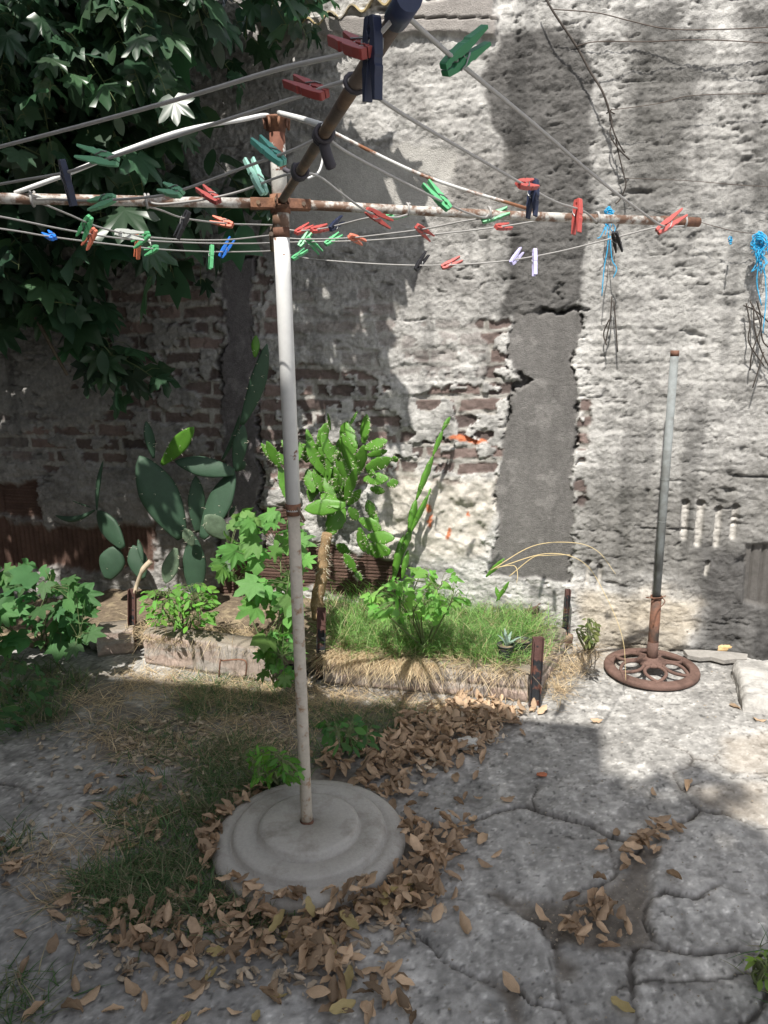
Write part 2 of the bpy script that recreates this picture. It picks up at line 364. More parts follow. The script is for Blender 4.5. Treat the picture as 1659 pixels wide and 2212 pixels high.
    stain_or_shade([(560, 200), (760, 200), (680, 480), (560, 520)], .5, (.13, .12, .115)); stain_or_shade([(600, 560), (1080, 560), (1060, 760), (620, 800)], .25, (.16, .15, .14))
    stain_or_shade([(-400, -300), (620, -300), (560, 560), (560, 1300), (-400, 1300)], .55, (.13, .12, .112), 60, .44)  # tree shade over the left wall, put into its colour as well
    # yellowish lime low down at right
    m = (reg([(1250, 1290), (1500, 1290), (1480, 1420), (1250, 1420)], 20)*.6)[:, None]; c = c*(1-m)+np.array([.44, .37, .27])*m*(.7+.6*n3[:, None])
    # dark weather streaks running down
    st = ss(.56, .72, fbm(s*10, z*1.1, 4, 130)); c = c*(1-.34*st[:, None])
    h = h*.78+.0045*(vn(s*150, z*150, 139)-.5)
    # --- brick courses laid bare
    bl = .268; off = (row % 2)*.5+.13*_h(row, row*0, 7); bx = s/bl+off+.02*(n3-.5); bi = np.floor(bx); fx = bx-bi
    er = (fbm(s*28, z*28, 3, 140)-.5)
    eg = np.minimum(np.minimum(fx, 1-fx)*bl, np.minimum(fz, 1-fz)*crs)+.020*er-.010*(fbm(s*9, z*9, 3, 149)-.4)
    face = ss(.0075, .013, eg); rb = _h(bi, row, 31); rb2 = _h(bi, row, 57)
    hb = -.012+.014*(rb-.5)+.006*(n3-.5)*2+.003*(n4-.5)
    mort = -.013+.016*(fbm(s*20, z*20, 3, 141)-.5)*2
    smear = ss(.50, .57, fbm(s*11, z*14, 4, 142)+.05*(rb2-.5)*2)       # plaster still clinging
    expo = np.zeros(len(s))
    for poly, a in (([(585, 800), (760, 790), (860, 850), (1100, 820), (1105, 1040), (560, 1050), (560, 880)], 1.0), ([(330, 600), (480, 600), (490, 1010), (60, 1010), (60, 930), (330, 850)], .9),
                    ([(535, 560), (600, 560), (610, 1040), (535, 1040)], .9), ([(1050, 690), (1110, 690), (1110, 880), (1050, 860)], .95), ([(600, 600), (1090, 690), (1090, 830), (600, 820)], .42), ([(150, 640), (340, 560), (480, 560), (480, 860), (150, 880)], .75),
                    ([(-200, 880), (130, 880), (130, 1010), (-200, 1010)], .45), ([(1236, 840), (1262, 840), (1262, 1080), (1236, 1080)], .7)):
        expo = np.maximum(expo, reg(poly, 16)*a)
    bare = expo*(1-smear); bare = ss(.32, .55, bare)
    hbk = hb*face+mort*(1-face); h2 = -.004+.010*(n2-.5)+.012*(n3-.5)+.010*ridge*(led-.3)
    h = h*(1-.45*expo)+h2*.45*expo; h = h*(1-bare)+hbk*bare
    bc = np.stack([.18+.10*(rb-.4), .137+.07*(rb-.4), .125+.06*(rb-.4)], -1)*(.65+.7*n2[:, None]); sooty = ss(.35, .8, rb2)[:, None]
    bc = bc*(1-.55*sooty)+np.array([.075, .062, .058])*.55*sooty
    mc = np.stack([.34+.2*(n3-.5), .325+.2*(n3-.5), .30+.2*(n3-.5)], -1)
    bb = bc*face[:, None]+mc*(1-face[:, None]); c = c*(1-bare[:, None])+bb*bare[:, None]
    # lower lime-washed rubble zone, lit, between the cactus and the grey pillar
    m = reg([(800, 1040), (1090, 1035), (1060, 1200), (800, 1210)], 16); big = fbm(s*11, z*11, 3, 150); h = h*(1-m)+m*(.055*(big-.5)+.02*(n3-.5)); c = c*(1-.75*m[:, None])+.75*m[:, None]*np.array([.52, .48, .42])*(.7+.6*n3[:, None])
    for (ox, oy, ow, oh) in ((923, 1108, 9, 14), (920, 1135, 9, 12), (975, 1163, 12, 9), (1016, 1115, 7, 6), (1005, 950, 30, 8)):
        k = (1-ss(.6, 1.1, np.hypot((qx-ox)/ow, (qy-oy)/oh)))[:, None]; c = c*(1-k)+np.array([.50, .17, .085])*k
    # hollow clay tiles at the foot: flutes standing up (far left) and lying (middle), and worn slots at right
    for poly, horiz in (([(-200, 1135), (330, 1135), (330, 1235), (-200, 1235)], False), ([(470, 1160), (860, 1200), (860, 1300), (470, 1280)], True), ([(-60, 1040), (75, 1040), (75, 1125), (-60, 1125)], True), ([(560, 1090), (650, 1090), (650, 1160), (560, 1160)], True)):
        m = reg(poly, 8); t = (z/.017 if horiz else s/.030); rib = np.abs(2*(t-np.floor(t))-1); joint = ss(.90, .97, 1-np.abs(2*((s/.33)-np.floor(s/.33))-1))
        hh = -.012-.008*ss(.25, .6, rib)-.012*joint+.002*(n3-.5); h = h*(1-m)+hh*m
        tc_ = (np.array([.20, .105, .078]) if poly[0][0] > 600 else np.array([.12, .075, .06]))*(.55+.8*n2[:, None]); c = c*(1-m[:, None])+tc_*m[:, None]  # tile colour darkened to suit the panels' place in shade
    for (ax, ay, bx_, by_, wd) in ((1481, 1086, 1476, 1160, 8), (1514, 1088, 1506, 1174, 9), (1553, 1100, 1546, 1176, 8), (1589, 1096, 1583, 1160, 8), (1529, 1215, 1524, 1240, 5), (1270, 1215, 1268, 1260, 6), (1296, 1225, 1292, 1270, 6)):
        d = segd(px+3*(n3-.5)*2, py, [(ax, ay), (bx_, by_)]); m = 1-ss(wd*.6, wd*1.1, d); h -= .024*m; c = c*(1-m[:, None])+np.array([.46, .44, .41])*m[:, None]*(.8+.4*n3[:, None])
        d = np.hypot(px-ax, (py-ay)*1.4); m = 1-ss(wd*.5, wd*1.3, d); h -= .03*m
    m = polym(px+6*(n3-.5), py, [(1612, 1178), (1660, 1176), (1720, 1180), (1720, 1330), (1606, 1300)], 5); t = s/.045; rib = ss(.12, .3, np.abs(2*(t-np.floor(t))-1)); h = h*(1-m)+m*(-.035+.014*rib); c = c*(1-.5*m[:, None])+.5*m[:, None]*np.array([.12, .11, .10])
    # smooth cement patch, cement band under the neighbour's roof
    m = reg([(640, 300), (800, 330), (935, 310), (975, 340), (965, 430), (905, 480), (800, 500), (640, 520)], 10)
    sm = .010*(n1-.5)+.0035*(n2-.5)+.0012*(n4-.5)-.001; h = h*(1-m)+sm*m; c = c*(1-.9*m[:, None])+.9*m[:, None]*(np.array([.40, .385, .36])*(.75+.5*n2[:, None]))
    m = polym(qx*.7+px*.3, qy*.6+py*.4, [(560, 38), (800, 30), (1071, -20), (1071, 76), (900, 70), (720, 82), (560, 90)], 6)
    h = h*(1-m)+m*(.030+.004*(n2-.5)+.002*(n4-.5)); c = c*(1-m[:, None])+m[:, None]*(np.array([.27, .25, .235])*(.6+.8*n2[:, None])); d = np.abs(py-(42+10*(n2-.5)))*m; k = (1-ss(.8, 2.5, d))*m; h -= .02*k*ss(.45, .5, n5); c = c*(1-.6*(k*ss(.45, .5, n5))[:, None])
    # grey cement pillar, its torn edges, and the narrow one at left
    rag = fbm(s*9, z*9, 5, 160, .65); jx = px+44*(rag-.5)+10*(fbm(s*60, z*60, 3, 161)-.5); jy = py+26*(fbm(s*14+5, z*14, 4, 162)-.5)
    for poly, sd, base, colp in (([(1108, 672), (1248, 668), (1252, 720), (1244, 760), (1252, 860), (1242, 1000), (1240, 1090), (1236, 1180), (1224, 1262), (1140, 1250), (1062, 1242), (1058, 1200), (1076, 1110), (1076, 1040), (1096, 930), (1102, 850), (1122, 820), (1092, 770)], 3, -.008, (.150, .143, .137)),
                                 ([(482, 560), (548, 556), (540, 640), (558, 760), (556, 900), (560, 1010), (566, 1200), (470, 1210), (482, 1000), (478, 800), (486, 700)], 3, -.006, (.165, .152, .155))):
        ins = polym(jx, jy, poly, sd); pts = list(poly)+[poly[0]]; d = segd(jx, jy, pts)
        flat = base+.004*(n1-.5)+.002*(n3-.5)+.0012*(n4-.5); h = h*(1-ins)+flat*ins
        c = c*(1-ins[:, None])+ins[:, None]*(np.array(colp)*(.72+.35*n1[:, None]+.35*(n4[:, None]-.5)+.22*(n3[:, None]-.5)+.45*(fbm(s*3.2, z*.9, 5, 166)[:, None]-.45)+.28*(fbm(s*26, z*5, 3, 167)[:, None]-.5))*(1+.35*ss(.62, .7, fbm(s*16, z*16, 4, 168))[:, None])*.95)
        gap = (1-ss(1.0, 5.5, d+9*(n5-.42)))*ss(.44, .58, fbm(s*9, z*9+3, 4, 163)); h -= .045*gap; c = c*(1-.5*gap[:, None])
    # horizontal break across the pillar
    d = segd(jx, jy+8*(n3-.5), [(1085, 652), (1110, 672), (1150, 680), (1200, 670), (1262, 675)]); k = (1-ss(1, 4.5, d))*ss(.40, .52, n5+.2*(n3-.5)); h -= .022*k; c = c*(1-.4*k[:, None])
    d = segd(jx, jy, [(1112, 842), (1136, 822), (1128, 812)]); k = 1-ss(4, 9, d); h -= .05*k
    # courses at the very foot: loose dark rubble
    m = ss(.16, .04, z)[:]*ss(1240, 1300, px); h += m*.06*(fbm(s*9, z*14, 3, 170)-.3); c = c*(1-.3*m[:, None])
    c = np.clip(c, .02, .72)
    near = (s > -4.1) & (s < .95) & (z < 3.12); h[~near] = 0
    V = P+h[:, None]*np.array(WN)
    F = quads(len(S), len(Z))
    cx = s[F].mean(1); cz = z[F].mean(1)
    pm, _ = nproj((np.array(W0)[None, :]+cx[:, None]*np.array(WU)+cz[:, None]*np.array([0, 0, 1.])))
    F = F[~((pm < 1072) & (cz > 2.90))]
    # back and top of the wall so it is a solid thing
    s0, s1 = -8.5, 4.6; sj = (W(1072, 20)-W0).dot(WU); n0 = len(V)
    def q(sv, zv): return np.array(wall_xyz(sv, zv, -.24))
    ex = [q(s0, -.08), q(sj, -.08), q(s1, -.08), q(s0, 2.9), q(sj, 2.9), q(s1, 3.6), q(sj, 3.6)]
    fr = [np.array(wall_xyz(s0, 2.9, -.03)), np.array(wall_xyz(sj, 2.9, -.03)), np.array(wall_xyz(sj, 3.6, 0)), np.array(wall_xyz(s1, 3.6, 0)), np.array(wall_xyz(s0, -.08, 0)), np.array(wall_xyz(s1, -.08, 0))]
    V = np.concatenate([V, np.array(ex+fr)]); c = np.concatenate([c, np.full((13, 3), .3)])
    E = np.array([[1, 0, 3, 4], [2, 1, 6, 5], [3, 7, 8, 4], [4, 8, 9, 6], [6, 9, 10, 5], [0, 11, 7, 3], [2, 5, 10, 12]])+n0
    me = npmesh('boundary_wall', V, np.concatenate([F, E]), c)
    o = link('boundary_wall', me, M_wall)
    tag(o, 'tall old boundary wall of torn pale lime plaster over bare brick courses with a dark cement pillar', 'wall')
make_wall()

# neighbour's corrugated roof edge lying on the wall, and the white gable behind it
M_corr = mat('yellowed_corrugated_sheet', (.42, .33, .17), .7, .3, 9, .001, 60, col2=(.2, .19, .17), thr=(.52, .62))
M_white = mat('whitewash', (.62, .61, .58), .9, .12, 8, .002, 40)
def corrugated():
    a = W(560, 92, .035); b = W(1075, -62, .035); rows = []; n = 150
    side = (b-a).normalized(); back = (-WN*.97+Vector((0, 0, .26))).normalized()
    for layer in (0, -.007):
        for t in (0, .35, .75, 1.2):
            rows.append([])
            for k in range(n+1):
                p = a+(b-a)*(k/n)+back*t; wv = math.sin(k/n*2*math.pi*10.5)*.019
                rows[-1].append(p+Vector((0, 0, .025+wv+layer)))
    m = MB(); m.grid(rows[:4]); m.grid(rows[4:]); m.grid([rows[0], rows[4]])
    o = m.build('corrugated_roof', M_corr); tag(o, 'edge of a yellowed corrugated roof sheet resting on top of the wall', 'roof')
corrugated()
m = MB(); M3 = basis(WU, -WN); m.box(wall_xyz(-1.6, 1.9, -1.6), 1.6, .1, 1.9, M3)
g = m.build('neighbour_building', M_white); tag(g, 'whitewashed gable of the building behind the corrugated roof', 'building')
m = MB(); m.box(wall_xyz(-1.6, 3.84, -1.6), 1.66, .14, .035, M3); m.build('coping', M_white, g)

# the house behind the viewer, whose shade covers the front of the yard
def house():
    H = 5.2; off = SUN*(-H); c0 = G(1298, 1568)+Vector((-SUN.x*H, -SUN.y*H, 0))
    yaw = R(13.5); u = Vector((-math.cos(yaw), math.sin(yaw), 0)); nb = Vector((-math.sin(yaw), -math.cos(yaw), 0))
    L, Dp = 7.5, 6.5
    M3h = basis(u, nb); t = empty('house', c0, 'plastered two-storey house across the yard from the old wall', 'house')
    holes = [(1.6, 1.05, .45, 1.05), (4.2, 1.5, .6, .55), (1.6, 4.3, .6, .55), (4.2, 4.3, .6, .55)]
    m = MB()
    # front wall as panels around the openings
    xs = [0, 1.15, 2.05, 3.6, 4.8, L]
    def pan(x0, x1, z0, z1):
        m.box(c0+u*((x0+x1)/2)+nb*.12+Vector((0, 0, (z0+z1)/2)), (x1-x0)/2, .12, (z1-z0)/2, M3h)
    for x0, x1 in ((0, 1.0), (2.2, 3.6), (4.8, L)): pan(x0, x1, 0, H)
    pan(1.0, 2.2, 2.1, 3.75); pan(1.0, 2.2, 4.85, H); pan(3.6, 4.8, 0, .95); pan(3.6, 4.8, 2.05, 3.75); pan(3.6, 4.8, 4.85, H)
    m.box(c0+u*.12+nb*(Dp/2+.12)+Vector((0, 0, H/2)), .12, Dp/2-.12, H/2, M3h); m.box(c0+u*(L-.12)+nb*(Dp/2+.12)+Vector((0, 0, H/2)), .12, Dp/2-.12, H/2, M3h); m.box(c0+u*(L/2)+nb*(Dp+.12)+Vector((0, 0, H/2)), L/2, .12, H/2, M3h)
    m.build('wall', M_white, t)
    m = MB(); m.box(c0+u*(L/2)+nb*(Dp/2+.1)+Vector((0, 0, H-.3)), L/2-.25, Dp/2-.15, .1, M3h); m.build('roof', M_corr, t)
    wd = mat('painted_joinery', (.2, .12, .07), .5, .2, 12)
    gl = mat('dark_glass', (.03, .035, .04), .1, 0)
    m = MB(); m.box(c0+u*1.6+nb*.15+Vector((0, 0, 1.05)), .6, .03, 1.05, M3h); dr = m.build('door', wd, t)
    for (x, z) in ((4.2, 1.5), (1.6, 4.3), (4.2, 4.3)):
        m = MB(); m.box(c0+u*x+nb*.16+Vector((0, 0, z)), .6, .02, .55, M3h); wn_ = m.build('window', gl, t)
        m = MB()
        for dx in (-.57, 0, .57): m.box(c0+u*(x+dx)+nb*.13+Vector((0, 0, z)), .03, .02, .55, M3h)
        m.build('frame', wd, wn_)
house()
# unseen wall added left of the tree to keep sky light off the back wall
m = MB(); m.box((-4.3, 1.3, 1.75), .12, 2.9, 1.85); sw = m.build('added_side_wall', mat('grey_render', (.20, .19, .175), .95, .25, 6, .01, 25)); tag(sw, 'unseen grey wall added left of the overhanging tree to block sky light', 'wall')
m = MB(); m.box((-4.3, 1.3, 3.63), .16, 2.95, .03); m.build('coping', MATS['grey_render'], sw)
# ---------------------------------------------------------------- the rotary clothesline
M_paint = mat('white_paint_over_rust', (.66, .66, .65), .38, .06, 30, .0004, 200, col2=(.19, .085, .045), thr=(.68, .71), fscale=14, spec=.5)
M_mid = mat('worn_paint_with_rust', (.50, .485, .45), .5, .12, 40, .0005, 200, col2=(.165, .100, .070), thr=(.43, .56), fscale=30)
M_low = mat('dull_cream_paint_rust_freckled', (.46, .41, .34), .6, .15, 50, .0006, 200, col2=(.28, .17, .10), thr=(.54, .66), fscale=34)
M_rust = mat('brown_rust', (.14, .072, .050), .85, .35, 40, .0015, 160, col2=(.24, .12, .07), thr=(.5, .65))
M_rustdk = mat('dark_rusty_or_shaded_tube', (.12, .095, .078), .8, .35, 22, .0008, 160, col2=(.20, .13, .08), thr=(.45, .65))
M_cord = mat('grey_plastic_cord', (.34, .33, .32), .45, .1, 40, spec=.4)
M_cordw = mat('white_plastic_cord', (.66, .66, .65), .4, .06, 40, spec=.4)
M_tape = mat('black_rubber_tie', (.06, .055, .065), .6, .2, 50)
M_conc = mat('cast_grey_concrete', (.40, .38, .35), .9, .10, 110, .0016, 160, col2=(.27, .25, .22), thr=(.50, .68), fscale=9, spec=.2)
PB = G(663, 1776, .082); PBx, PBy = PB.x, PB.y
def pole_at(z): return Vector((PBx, PBy, z))
CL = empty('rotary_clothesline', (PBx, PBy, 0), 'rusty white rotary clothesline with its post set in a round stepped concrete base', 'clothesline')
def zat(py):                                     # height on the pole that shows at this picture row
    lo, hi = 0, 3
    for _ in range(40):
        mi = (lo+hi)/2
        if proj(pole_at(mi))[1] > py: lo = mi
        else: hi = mi
    return lo
m = MB(); r0, r1, r2 = .284, .226, .149
prof = [(.27, -.01), (.281, .004), (r0, .022), (r0-.003, .036), (r0-.012, .046), (r0-.028, .050), (r1+.013, .051), (r1+.006, .044), (r1+.001, .045), (r1-.002, .060), (r1-.008, .0665), (r1-.016, .068), (r2+.013, .068), (r2+.006, .061), (r2+.001, .062), (r2-.002, .078), (r2-.008, .0845), (r2-.016, .086), (.02, .087), (.018, .083)]
m.lathe((PBx+.006, PBy, 0), prof, 96)
bs = m.build('concrete_base', M_conc, CL)
zj = zat(1103); za = zat(440)
m = MB(); m.tube([pole_at(.08), pole_at(.12), pole_at(zj+.02)], [.0185, .0168, .0165], 20); m.build('lower_post', M_low, CL)
m = MB(); m.tube([pole_at(.079), pole_at(.093)], [.0215, .019], 16, False); m.build('rust_collar', M_rust, CL)
m = MB(); m.tube([pole_at(zj), pole_at(zat(600)), pole_at(zat(512))], .0198, 24); up_ = m.build('upper_post', M_paint, CL)
m = MB(); m.tube([pole_at(zj-.012), pole_at(zj+.02)], [.0185, .0212], 20); cl_ = m.build('joint_ring', M_rust, CL)
b0 = pole_at(zj+.008); m = MB(); m.tube([b0+Vector((.012, -.012, .004)), b0+Vector((.032, -.030, -.03))], .0035, 8); m.build('bolt', M_rustdk, cl_)
m = MB(); m.tube([pole_at(zat(514)), pole_at(zat(490))], [.0200, .0205], 24); m.build('rust_band', M_rust, CL)
m = MB(); m.tube([pole_at(zat(492)), pole_at(zat(452))], .0208, 24); m.build('sleeve', M_mid, CL)
m = MB(); m.tube([pole_at(za-.03), pole_at(zat(345)), pole_at(zat(272))], .0188, 24); m.build('top_post', mat('peeling_paint_on_rust', (.16, .068, .045), .8, .3, 30, .001, 160, col2=(.55, .54, .50), thr=(.53, .545), fscale=9), CL)
zt = zat(258)
m = MB(); m.tube([pole_at(zt-.03), pole_at(zt-.006), pole_at(zt), pole_at(zt+.004)], [.019, .024, .033, .032], 24)
for k in range(8):
    a = k*math.pi/4+.3; m.tube([pole_at(zt)+Vector((.03*math.cos(a), .03*math.sin(a), 0)), pole_at(zt-.022)+Vector((.028*math.cos(a), .028*math.sin(a), 0))], .0035, 6)
m.build('top_cap', M_rust, CL)

arms = {}
def arm_dir(px, py, L, z=None):                   # horizontal-ish arm whose end shows at this pixel
    best = None
    for i in range(400):
        dpt = .3+i*.01; P = D(px, py, dpt); v = P-pole_at(za)
        e = abs(v.length-L)+(0 if abs(v.z) < .35 else 9)
        if best is None or e < best[0]: best = (e, P)
    return best[1]
RAend = D(1508, 480, 2.20); RAend = min((D(1508, 480, 1.6+.01*k) for k in range(140)), key=lambda P: abs((P-pole_at(za)).dot(Vector((.25, -1, 0)).normalized())-(-.02)))
hub = pole_at(za)
NAend = min((D(884, -4, .45+.01*k) for k in range(100)), key=lambda P: abs((P-hub).length-1.20)+abs(P.z-hub.z)*2)
BAend = min((D(595, 541, 2.2+.01*k) for k in range(120)), key=lambda P: abs((P-hub).length-1.16))
LAend = hub+(hub-RAend)*.98; LAend.z = hub.z-.008
_t = proj(hub+(LAend-hub)*.5)
for nm, E in (('R', RAend), ('N', NAend), ('B', BAend), ('L', LAend)):
    arms[nm] = E
    print('arm', nm, [round(q, 3) for q in E], round((E-hub).length, 3), [round(q) for q in proj(E)])
arm_objs = {}
for nm, E in arms.items():
    d = (E-hub).normalized(); m = MB()
    mid = hub+(E-hub)*.5+Vector((0, 0, {'R': -.004, 'N': .0, 'B': .01, 'L': 0}[nm]))
    rr = {'R': .0118, 'L': .0118, 'N': .0096, 'B': .012}[nm]
    m.tube([hub+d*.022, hub+(mid-hub)*.5, mid, E], rr, 16)
    o = m.build('arm', {'R': M_mid, 'L': M_mid, 'N': M_rustdk, 'B': M_mid}[nm], CL); arm_objs[nm] = o  # near arm is painted dark to stand for its shaded underside
    m = MB(); M3 = basis(d, Vector((0, 0, 1)))
    m.box(hub+d*.045+M3 @ Vector((0, 0, .0135)), .028, .0115, .0014, M3); m.box(hub+d*.045+M3 @ Vector((0, 0, -.0135)), .028, .0115, .0014, M3); m.box(hub+d*.045+M3 @ Vector((0, -.0125, 0)), .028, .0014, .0135, M3)
    br = m.build('bracket', M_rust, o, bevel=.0015)
    m = MB(); m.tube([hub+d*.055+M3 @ Vector((0, 0, .018)), hub+d*.055+M3 @ Vector((0, 0, -.018))], .0055, 6); m.build('bolt', M_rustdk, br)
    if nm in 'NR':
        m = MB(); m.tube([E-d*(.12 if nm == 'R' else .05), E+d*.002], rr+(.0012 if nm == 'R' else .0030), 14); m.build('end_cap', M_rust if nm == 'R' else mat('blue_black_end_sleeve', (.035, .045, .09), .45, .2, 30), o)
m = MB(); m.tube([hub+Vector((0, 0, -.022)), hub+Vector((0, 0, .02))], .0245, 20); m.build('hub', M_rust, CL)

def on_seg(A, B, px, py):                         # the point between A and B that shows nearest this pixel
    best = None
    for k in range(401):
        P = A+(B-A)*(k/400); q = proj(P)
        if q[2] < .1: continue
        e = math.hypot(q[0]-px, q[1]-py)
        if best is None or e < best[0]: best = (e, P, k/400)
    return best[1]
def arm_pt(a, px, py): return on_seg(hub, arms[a], px, py)
def arm_t(a, t): return hub+(arms[a]-hub)*t
# brace rods from the cap down to the arms
top = pole_at(zt+.002)
def rod(pts, r, mt, nm='brace_rod'):
    m = MB(); m.tube(spline(pts, 6), r, 10); return m.build(nm, mt, CL)
tp = proj(top)
P = arm_pt('R', 1150, 441); rod([D(606, 246, tp[2]-.03)+Vector((0, 0, .0)), D(690, 272, 1.86), P+(top-P)*.45+Vector((0, 0, -.004)), P+Vector((0, 0, .012))], .0042, mat('white_rod_with_rust', (.60, .60, .58), .4, .1, 20, col2=(.24, .11, .06), thr=(.56, .60), fscale=4))
P = arm_pt('N', 703, 285); dn_ = proj(P)[2]; rod([D(603, 244, tp[2]-.04), D(655, 258, (tp[2]+dn_)/2), D(702, 274, dn_)], .0058, M_cordw)
P = arm_pt('L', 36, 416); rod([D(585, 262, tp[2]), D(574, 249, 1.80), D(520, 259, 1.77), D(400, 281, 1.72), D(270, 325, 1.69), D(150, 374, 1.67), P+Vector((0, 0, .012))], .0050, M_cordw)
P = arm_t('B', .42); rod([top, P+Vector((0, 0, .012))], .0042, M_mid)
# the folded strut hanging behind the post
m = MB()
for a, b in (((600, 470), (586, 505)), ((586, 505), (588, 540)), ((604, 458), (590, 500))):
    m.tube([D(*a, 2.02), D(*b, 2.3)], .006, 8)
m.box(D(592, 512, 2.35), .010, .004, .03); m.build('folded_strut', M_rustdk, CL)

# lines ------------------------------------------------------------
LINES = {}
def line(name, A, B, sag, extra=None, mt=None, n=40):
    pts = []
    for k in range(n+1):
        t = k/n; P = A+(B-A)*t; P = P+Vector((0, 0, -4*sag*t*(1-t))); pts.append(P)
    if extra: pts = spline(extra, 8)
    LINES[name] = pts
    m = MB(); m.tube(pts, .0024 if name[0] == 'b' else .0026, 8); return m.build('line', mt or M_cord, CL)
Nr = [arm_t('N', 0)]*4
an = {1: arm_pt('N', 878, 32), 2: arm_pt('N', 780, 180), 3: arm_pt('N', 702, 292), 4: arm_pt('N', 650, 372)}
ar = {1: arm_pt('R', 1478, 476), 2: arm_pt('R', 1290, 462), 3: arm_pt('R', 1058, 448), 4: arm_pt('R', 882, 446)}
al = {3: arm_pt('L', 70, 420), 4: arm_pt('L', 318, 433)}
tl = (al[3]-hub).length/(arms['L']-hub).length; t4 = (al[4]-hub).length/(arms['L']-hub).length
al[2] = arm_t('L', min(.99, tl+(tl-t4)*1.0)); al[1] = arm_t('L', min(1.0, tl+(tl-t4)*1.9))
if (al[1]-al[2]).length < .03: al[2] = arm_t('L', (1+tl)/2); al[1] = arm_t('L', .99)
ab = {1: D(598, 541, proj(arms['B'])[2]-.01), 2: D(594, 524, proj(arms['B'])[2]-.16), 3: D(586, 508, proj(arms['B'])[2]-.3), 4: D(588, 486, proj(arms['B'])[2]-.45)}
dz = Vector((0, 0, -.012))
def via(nm, A, B, mids, mt=None):                 # mids: (px, py, t) pins the line to what the photo shows
    pts = [A]
    da, db = proj(A)[2], proj(B)[2]
    for (x, y, t) in mids: pts.append(D(x, y, 1/((1-t)/da+t/db)))
    pts.append(B); return line(nm, A, B, 0, pts, mt)
def tq(A, B, x):                                  # perspective-correct fraction for a column
    xa, xb = proj(A)[0], proj(B)[0]; return max(.01, min(.99, (x-xa)/(xb-xa)))
def via2(nm, A, B, mids, mt=None): return via(nm, A, B, [(x, y, tq(A, B, x)) for x, y in mids], mt)
via2('n1r', an[1], ar[1]+dz, [(985, 130), (1150, 265), (1300, 393), (1400, 468), (1436, 489)])
via2('n2r', an[2], ar[2]+dz, [(850, 234), (960, 300), (1130, 398), (1200, 436), (1260, 456)])
via2('n3r', an[3], ar[3], [(760, 335), (920, 418), (1000, 456), (1045, 470)])
via2('n4r', an[4], ar[4]+dz, [(690, 382), (740, 420), (800, 460), (850, 470)])
via2('b1r', ab[1], ar[1]+dz, [(640, 554), (700, 562), (830, 571), (950, 573), (1080, 565), (1200, 545), (1330, 513), (1420, 491)])
via2('b2r', ab[2], ar[2]+dz, [(640, 523), (800, 519), (950, 505), (1080, 490), (1230, 468)])
via2('b3r', ab[3], ar[3]+dz, [(640, 516), (740, 515), (830, 506), (920, 494), (1000, 478)])
via2('b4r', ab[4], ar[4]+dz, [(635, 498), (690, 495), (740, 484), (800, 470)])
via2('b1l', ab[1], al[1]+dz, [(560, 543), (470, 544), (350, 539), (200, 523), (100, 510), (0, 494)])
via2('b2l', ab[2], al[2]+dz, [(540, 526), (430, 525), (280, 517), (150, 498), (0, 468)])
via2('b3l', ab[3], al[3]+dz, [(560, 511), (490, 518), (400, 518), (300, 510), (215, 491), (150, 464), (90, 440)])
via2('b4l', ab[4], al[4]+dz, [(550, 485), (490, 483), (400, 472), (350, 455)])
via2('n1l', an[1], al[1]+dz, [(775, 105), (600, 150), (400, 210), (200, 265), (0, 317)])
via2('n2l', an[2], al[2]+dz, [(752, 175), (715, 184), (640, 210), (440, 275), (230, 343), (140, 373), (0, 398)])
via2('n3l', an[3], al[3], [(640, 321), (540, 357), (400, 408), (330, 425), (200, 433), (95, 430)])
via2('n4l', an[4], al[4], [(600, 383), (520, 413), (440, 431), (350, 441)])
# knots, ties and rings where the lines meet the arms
def wrap(P, d, mt, r=.017, turns=3, rr=.0034, name='line_tie', w_=.02):
    M3 = basis(d, Vector((0, 0, 1))); pts = []
    for k in range(turns*12+1):
        a = 2*math.pi*k/12; pts.append(P+M3 @ Vector(((k/(turns*12)-.5)*w_, r*math.cos(a), r*math.sin(a))))
    m = MB(); m.tube(pts, rr, 7); return m, M3, name, mt
dN = (arms['N']-hub).normalized(); dR = (arms['R']-hub).normalized(); dL = (arms['L']-hub).normalized()
for k in (2, 3, 4):
    m, M3, nmx, mt = wrap(an[k], dN, M_tape, .0135, 3 if k != 2 else 1, .0036 if k != 2 else .003, w_=.035)
    if k == 3: m.tube(spline([an[k]+Vector((.0, 0, -.014)), an[k]+Vector((.006, 0, -.035)), an[k]+Vector((.012, .004, -.05))], 5), [.009]*10+[.006], 8)
    if k == 4:
        m.tube(spline([D(614, 366, 1.60), D(630, 372, 1.58), an[k]+M3 @ Vector((0, .012, .01)), an[k]+M3 @ Vector((0, -.012, .0))], 5), .0050, 8)
        m2 = MB(); m2.tube(spline([D(700, 316, 1.60), D(697, 345, 1.62), D(688, 372, 1.62), D(665, 386, 1.62)], 6), .0026, 7); m2.build('loose_cord', M_cordw, CL)
    m.build('line_tie', M_tape, CL)
for k in (1, 2, 3, 4):
    m, *_ = wrap(ar[k], dR, M_cord, .0145, 1, .0028, w_=.008); m.build('line_ring', M_cord, CL)
for k in (3, 4):
    m, *_ = wrap(al[k], dL, M_cord, .0150, 1, .0030, w_=.008); m.build('line_ring', M_cord, CL)

